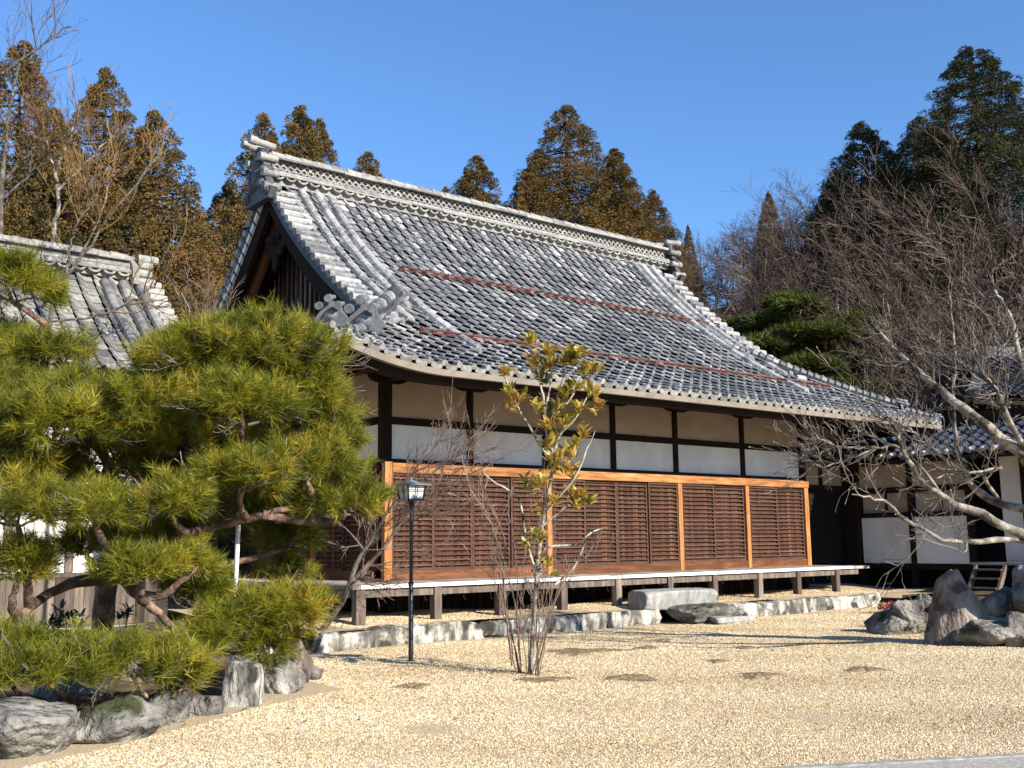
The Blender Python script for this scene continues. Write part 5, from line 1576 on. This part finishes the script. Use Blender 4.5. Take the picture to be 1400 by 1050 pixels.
def forest():
    protos = {}
    used = set()
    def place(key, maker, px, d, topy, Hn, label, group, cat=None, wide=1.0, rz=None, z=None):
        if key not in protos: protos[key] = maker()
        src = protos[key]
        b = spot(px, d)
        if z is not None: b[2] = z
        top = at(px, topy, d)[2]
        s = max((top - b[2]) / Hn, .15)
        rz = rng.random() * 6.28 if rz is None else rz
        if key in used: o = copy_tree(src, b, rz, (s * wide, s * wide, s))
        else:
            used.add(key); o = src; o.location = b; o.rotation_euler = (0, 0, rz); o.scale = (s * wide, s * wide, s)
        tag(o, label, cat, group)
        return o
    cA = ('cedarA', lambda: cedar(17, 5.0, 11, 'cedar', 'cedar_tree'))
    cB = ('cedarB', lambda: cedar(17, 5.4, 12, 'cedar', 'cedar_tree', shape=.76, blunt=.05))
    cC = ('cedarC', lambda: cedar(17, 4.6, 13, 'cedar', 'cedar_tree'))
    cD = ('cedarD', lambda: cedar(17, 5.2, 14, 'cedar_dark', 'cedar_tree', shape=.72, blunt=.12))
    GL, GC, GR = 'cedars behind the side hall', 'cedars behind the hall roof', 'evergreens on the hill at the right'
    for k, px, d, ty, wd, lab, g in [
        (cB, -8, 33, 15, .95, 'cedar cut by the left edge behind the side hall, taller than its neighbour', GL),
        (cA, 45, 38, 118, .95, 'shorter cedar between the edge cedar and the tall greenish cedar', GL),
        (cB, 118, 36, 56, .9, 'tall greenish cedar with a pointed top above the side hall ridge', GL),
        (cB, 192, 35, 122, 1.05, 'broad brown cedar with a rounded top right of the tall greenish one', GL),
        (cC, 262, 50, 275, 1.3, 'distant low brown cedar in the gap beside the hall gable', GL),
        (cB, 345, 40, 124, .85, 'dark cedar rising just behind the left gable peak', GC),
        (cC, 400, 42, 112, .95, 'pointed cedar of the twin tops above the hall ridge end', GC),
        (cA, 428, 45, 132, .75, 'lower twin of the pointed cedar above the hall ridge end', GC),
        (cA, 300, 42, 230, 1.1, 'lower dark cedar left of the hall gable', GC),
        (cB, 497, 46, 184, 1.0, 'reddish-brown rounded cedar showing above the ridge near its left end', GC),
        (cC, 560, 60, 234, .8, 'tiny cedar tip just showing above the hall ridge', GC),
        (cA, 610, 52, 234, .7, 'small brown cedar tip left of the round green-brown cedar', GC),
        (cA, 655, 48, 188, 1.2, 'conical green-brown cedar above the middle of the ridge', GC),
        (cB, 784, 50, 110, 1.25, 'tallest cedar behind the hall, standing over the right half of the ridge', GC),
        (cB, 733, 48, 200, 1.1, 'low brown shoulder cedar at the left foot of the tallest cedar', GC),
        (cC, 853, 50, 176, 1.3, 'narrow cedar immediately right of the tallest cedar', GC),
        (cA, 905, 54, 238, 1.25, 'dark brown cedar over the right end of the ridge', GC),
        (cC, 955, 62, 290, .65, 'small lone pointed cedar right of the ridge end', GC),
        (cD, 1378, 46, 18, 1.28, 'huge dark cedar at the top right edge of the hill', GR),
        (cD, 1213, 50, 136, 1.28, 'dark flat-topped conifer on the hill crest', GR),
        (cD, 1293, 52, 126, 1.08, 'spiky dark fir between the flat-topped conifer and the huge cedar', GR),
        (cD, 1335, 50, 150, 1.22, 'dark conifer low beside the huge cedar', GR),
        (cD, 1240, 47, 200, 1.22, 'dark conifer standing among the bare trees below the spiky fir', GR),
        (cD, 1170, 62, 205, 1.1, 'lower dark conifer on the slope below the flat-topped one', GR),
        (cC, 1072, 64, 240, .8, 'thin brown conifer among grey bare trees at the hill end', GR),
    ]:
        place(k[0], k[1], px, d, ty, 17.0, lab, g, 'cedar tree', wd * (1.05 if g != GR else 1.15))
    # bare trees on the hill
    b = [('bare%d' % i, (lambda i=i: bare_tree(8, 30 + i, 'twig_hill', 'bare_tree', nl=7 + i % 2))) for i in range(4)]
    G = 'leafless trees on the hillside'
    lst = [(945, 56, 322), (955, 48, 350), (970, 62, 318), (990, 58, 330), (1010, 46, 345), (1025, 54, 312), (1045, 50, 322), (1070, 52, 300), (1100, 60, 240), (1120, 48, 285), (1140, 60, 232), (1110, 44, 330), (1150, 46, 310), (1085, 60, 262), (1005, 52, 318), (1055, 56, 285), (1090, 52, 262), (1125, 56, 232), (1150, 52, 250), (1035, 48, 330), (1080, 45, 318), (1130, 46, 300), (935, 60, 330), (965, 55, 335), (985, 50, 340), (1015, 62, 300), (1040, 58, 275), (1075, 66, 235), (1110, 66, 210), (1140, 66, 208), (1165, 62, 230), (1020, 42, 345), (1060, 40, 330), (1100, 47, 300),
           (1150, 42, 330), (1235, 45, 300), (1255, 42, 240), (1240, 46, 225), (1270, 43, 205), (1300, 46, 195), (1325, 41, 215), (1350, 44, 200), (1385, 40, 200), (1400, 46, 185), (1255, 37, 310), (1290, 35, 300), (1320, 36, 280), (1360, 34, 300),
           (1395, 33, 280), (1230, 35, 350), (1235, 33, 370), (1265, 31, 400), (1300, 30, 380), (1345, 30, 370), (1390, 29, 380), (1000, 40, 400), (975, 42, 380), (1420, 36, 240), (1440, 32, 330)]
    for i, (px, d, ty) in enumerate(lst):
        k = b[i % 4]
        place(k[0], k[1], px, d, ty, 9.6, 'grey-brown leafless tree among many others on the wooded hillside', G, 'tree', rng.uniform(.95, 1.25))
    # clipped pines and bushes at the foot of the hill
    hp = [('hp%d' % i, (lambda i=i: hill_pine(6, 60 + i))) for i in range(2)]
    for i, (px, d, ty, lab) in enumerate([(1095, 36, 392, 'tallest layered pine in the row above the right roof slope'), (1135, 33, 432, 'rounded pine in front of the tallest layered pine'), (1030, 38, 432, 'spreading pine emerging just behind the roof edge'), (1070, 33, 445, 'low pine between the spreading pine and the rounded pine'),
                                     (1195, 36, 412, 'pine standing below the pale stone pillar')]):
        k = hp[i % 2]; place(k[0], k[1], px, d, ty, 6.2, lab, 'pines at the foot of the hill', 'pine tree', 1.05)
    bs = ('bush', lambda: bush(1.6, 70))
    for i, (px, d, ty) in enumerate([(1120, 44, 352), (1120, 40, 370), (1240, 41, 300), (1310, 39, 250), (1360, 38, 290), (1225, 33, 420), (1165, 52, 300), (1400, 42, 250), (1275, 36, 360), (1330, 33, 350), (1100, 55, 330), (1210, 50, 270), (1000, 48, 0), (960, 50, 0), (1040, 50, 0), (1085, 42, 0), (1140, 48, 0), (1250, 48, 0), (1290, 45, 0), (1340, 46, 0), (1380, 44, 0), (1260, 40, 0), (1275, 44, 0), (1420, 40, 0), (1305, 34, 0), (1370, 31, 0)]):
        b0 = spot(px, d); tz = float(rng.uniform(1.8, 3.2)); q = (b0 + np.array([0, 0, tz]) - CAM)
        place(bs[0], bs[1], px, d, 525 - CF * (q @ UP) / (q @ FW), 1.55, 'dark evergreen undergrowth bush between the hillside trees', 'evergreen bushes on the hillside', 'bush', 1.25)
    # slender bare trees by the side hall
    def wild(name, base, pts, seed, lab, mats, n=20, L=2.0, r0=.075):
        t = thing(name, base, lab, 'tree', 'slender bare trees behind the side hall')
        m = MB(); opt = dict(kids=(3, 4), spread=.5, up=.06, wob=.11, ratio=.52, rmin=.0045, seg=5, f0=.2)
        for i, q in enumerate(pts):
            mt = MB(); g = limb(m, q, r0 if i == 0 else r0 * .55, .012, 24, 7, .5, .03)
            sprout(mt, g[6:], n, L, .013, 2, seed + i, opt, .1, (0, 0, .35)); mt.build('branches', M[mats[1]], t)
        m.build('trunk', M[mats[0]], t, True)
    Dl = 24.0; P = lambda px, py: at(px, py, Dl)
    g0 = lambda px: np.array([P(px, 700)[0], P(px, 700)[1], 0])
    wild('bare_tree', g0(60), [[g0(60), P(70, 360), P(78, 290), P(80, 230), P(95, 190), P(110, 140)], [P(79, 250), P(68, 210), P(60, 180)], [P(79, 260), P(110, 230), P(150, 190)]], 300, 'pale-barked slender bare tree standing behind the ridge of the side hall', ('bark_white', 'twig_gold'), 7, 1.2)
    wild('bare_tree', g0(-10), [[g0(-10), P(0, 300), P(8, 200), P(16, 130), P(35, 60)], [P(3, 250), P(40, 210), P(70, 180)], [P(-10, 110), P(25, 85), P(60, 60), P(92, 35)], [P(-5, 280), P(40, 240), P(75, 210)]], 320, 'grey slender bare tree at the left edge with twigs against the sky', ('bark_grey', 'twig_hill'), 8, 1.2)
    Dl = 17.0
    wild('bare_tree', g0(60), [[g0(60), P(68, 440), P(90, 380), P(120, 340), P(165, 275), P(210, 222), P(248, 185)], [P(110, 350), P(135, 300), P(150, 250), P(172, 230)], [P(90, 380), P(100, 320), P(125, 270)], [P(68, 440), P(140, 430), P(200, 400), P(240, 370)]], 340, 'thin ochre-twigged bare tree leaning right in front of the side hall roof', ('bark_grey', 'twig_gold'), 8, .8, .036)
    # thorny grey twigs rising from the pine next to the gable
    c = at(280, 460, 14.0)
    t = thing('bare_shrub', c * [1, 1, 0], 'grey twiggy shrub poking up between the pine top and the gable', 'shrub')
    m = MB(); r_ = np.random.default_rng(9); opt = dict(kids=(3, 4), spread=.6, up=.05, wob=.12, ratio=.55, rmin=.004, seg=5, f0=.2)
    m.tube([c * [1, 1, 0], c], [.04, .03], 6, .5)
    for k in range(9): grow(m, c + r_.normal(0, .08, 3), np.array([r_.normal(0, .5), r_.normal(0, .4), 1]), .55, .012, 2, r_, opt)
    m.build('twigs', M['twig_hill'], t)


forest()
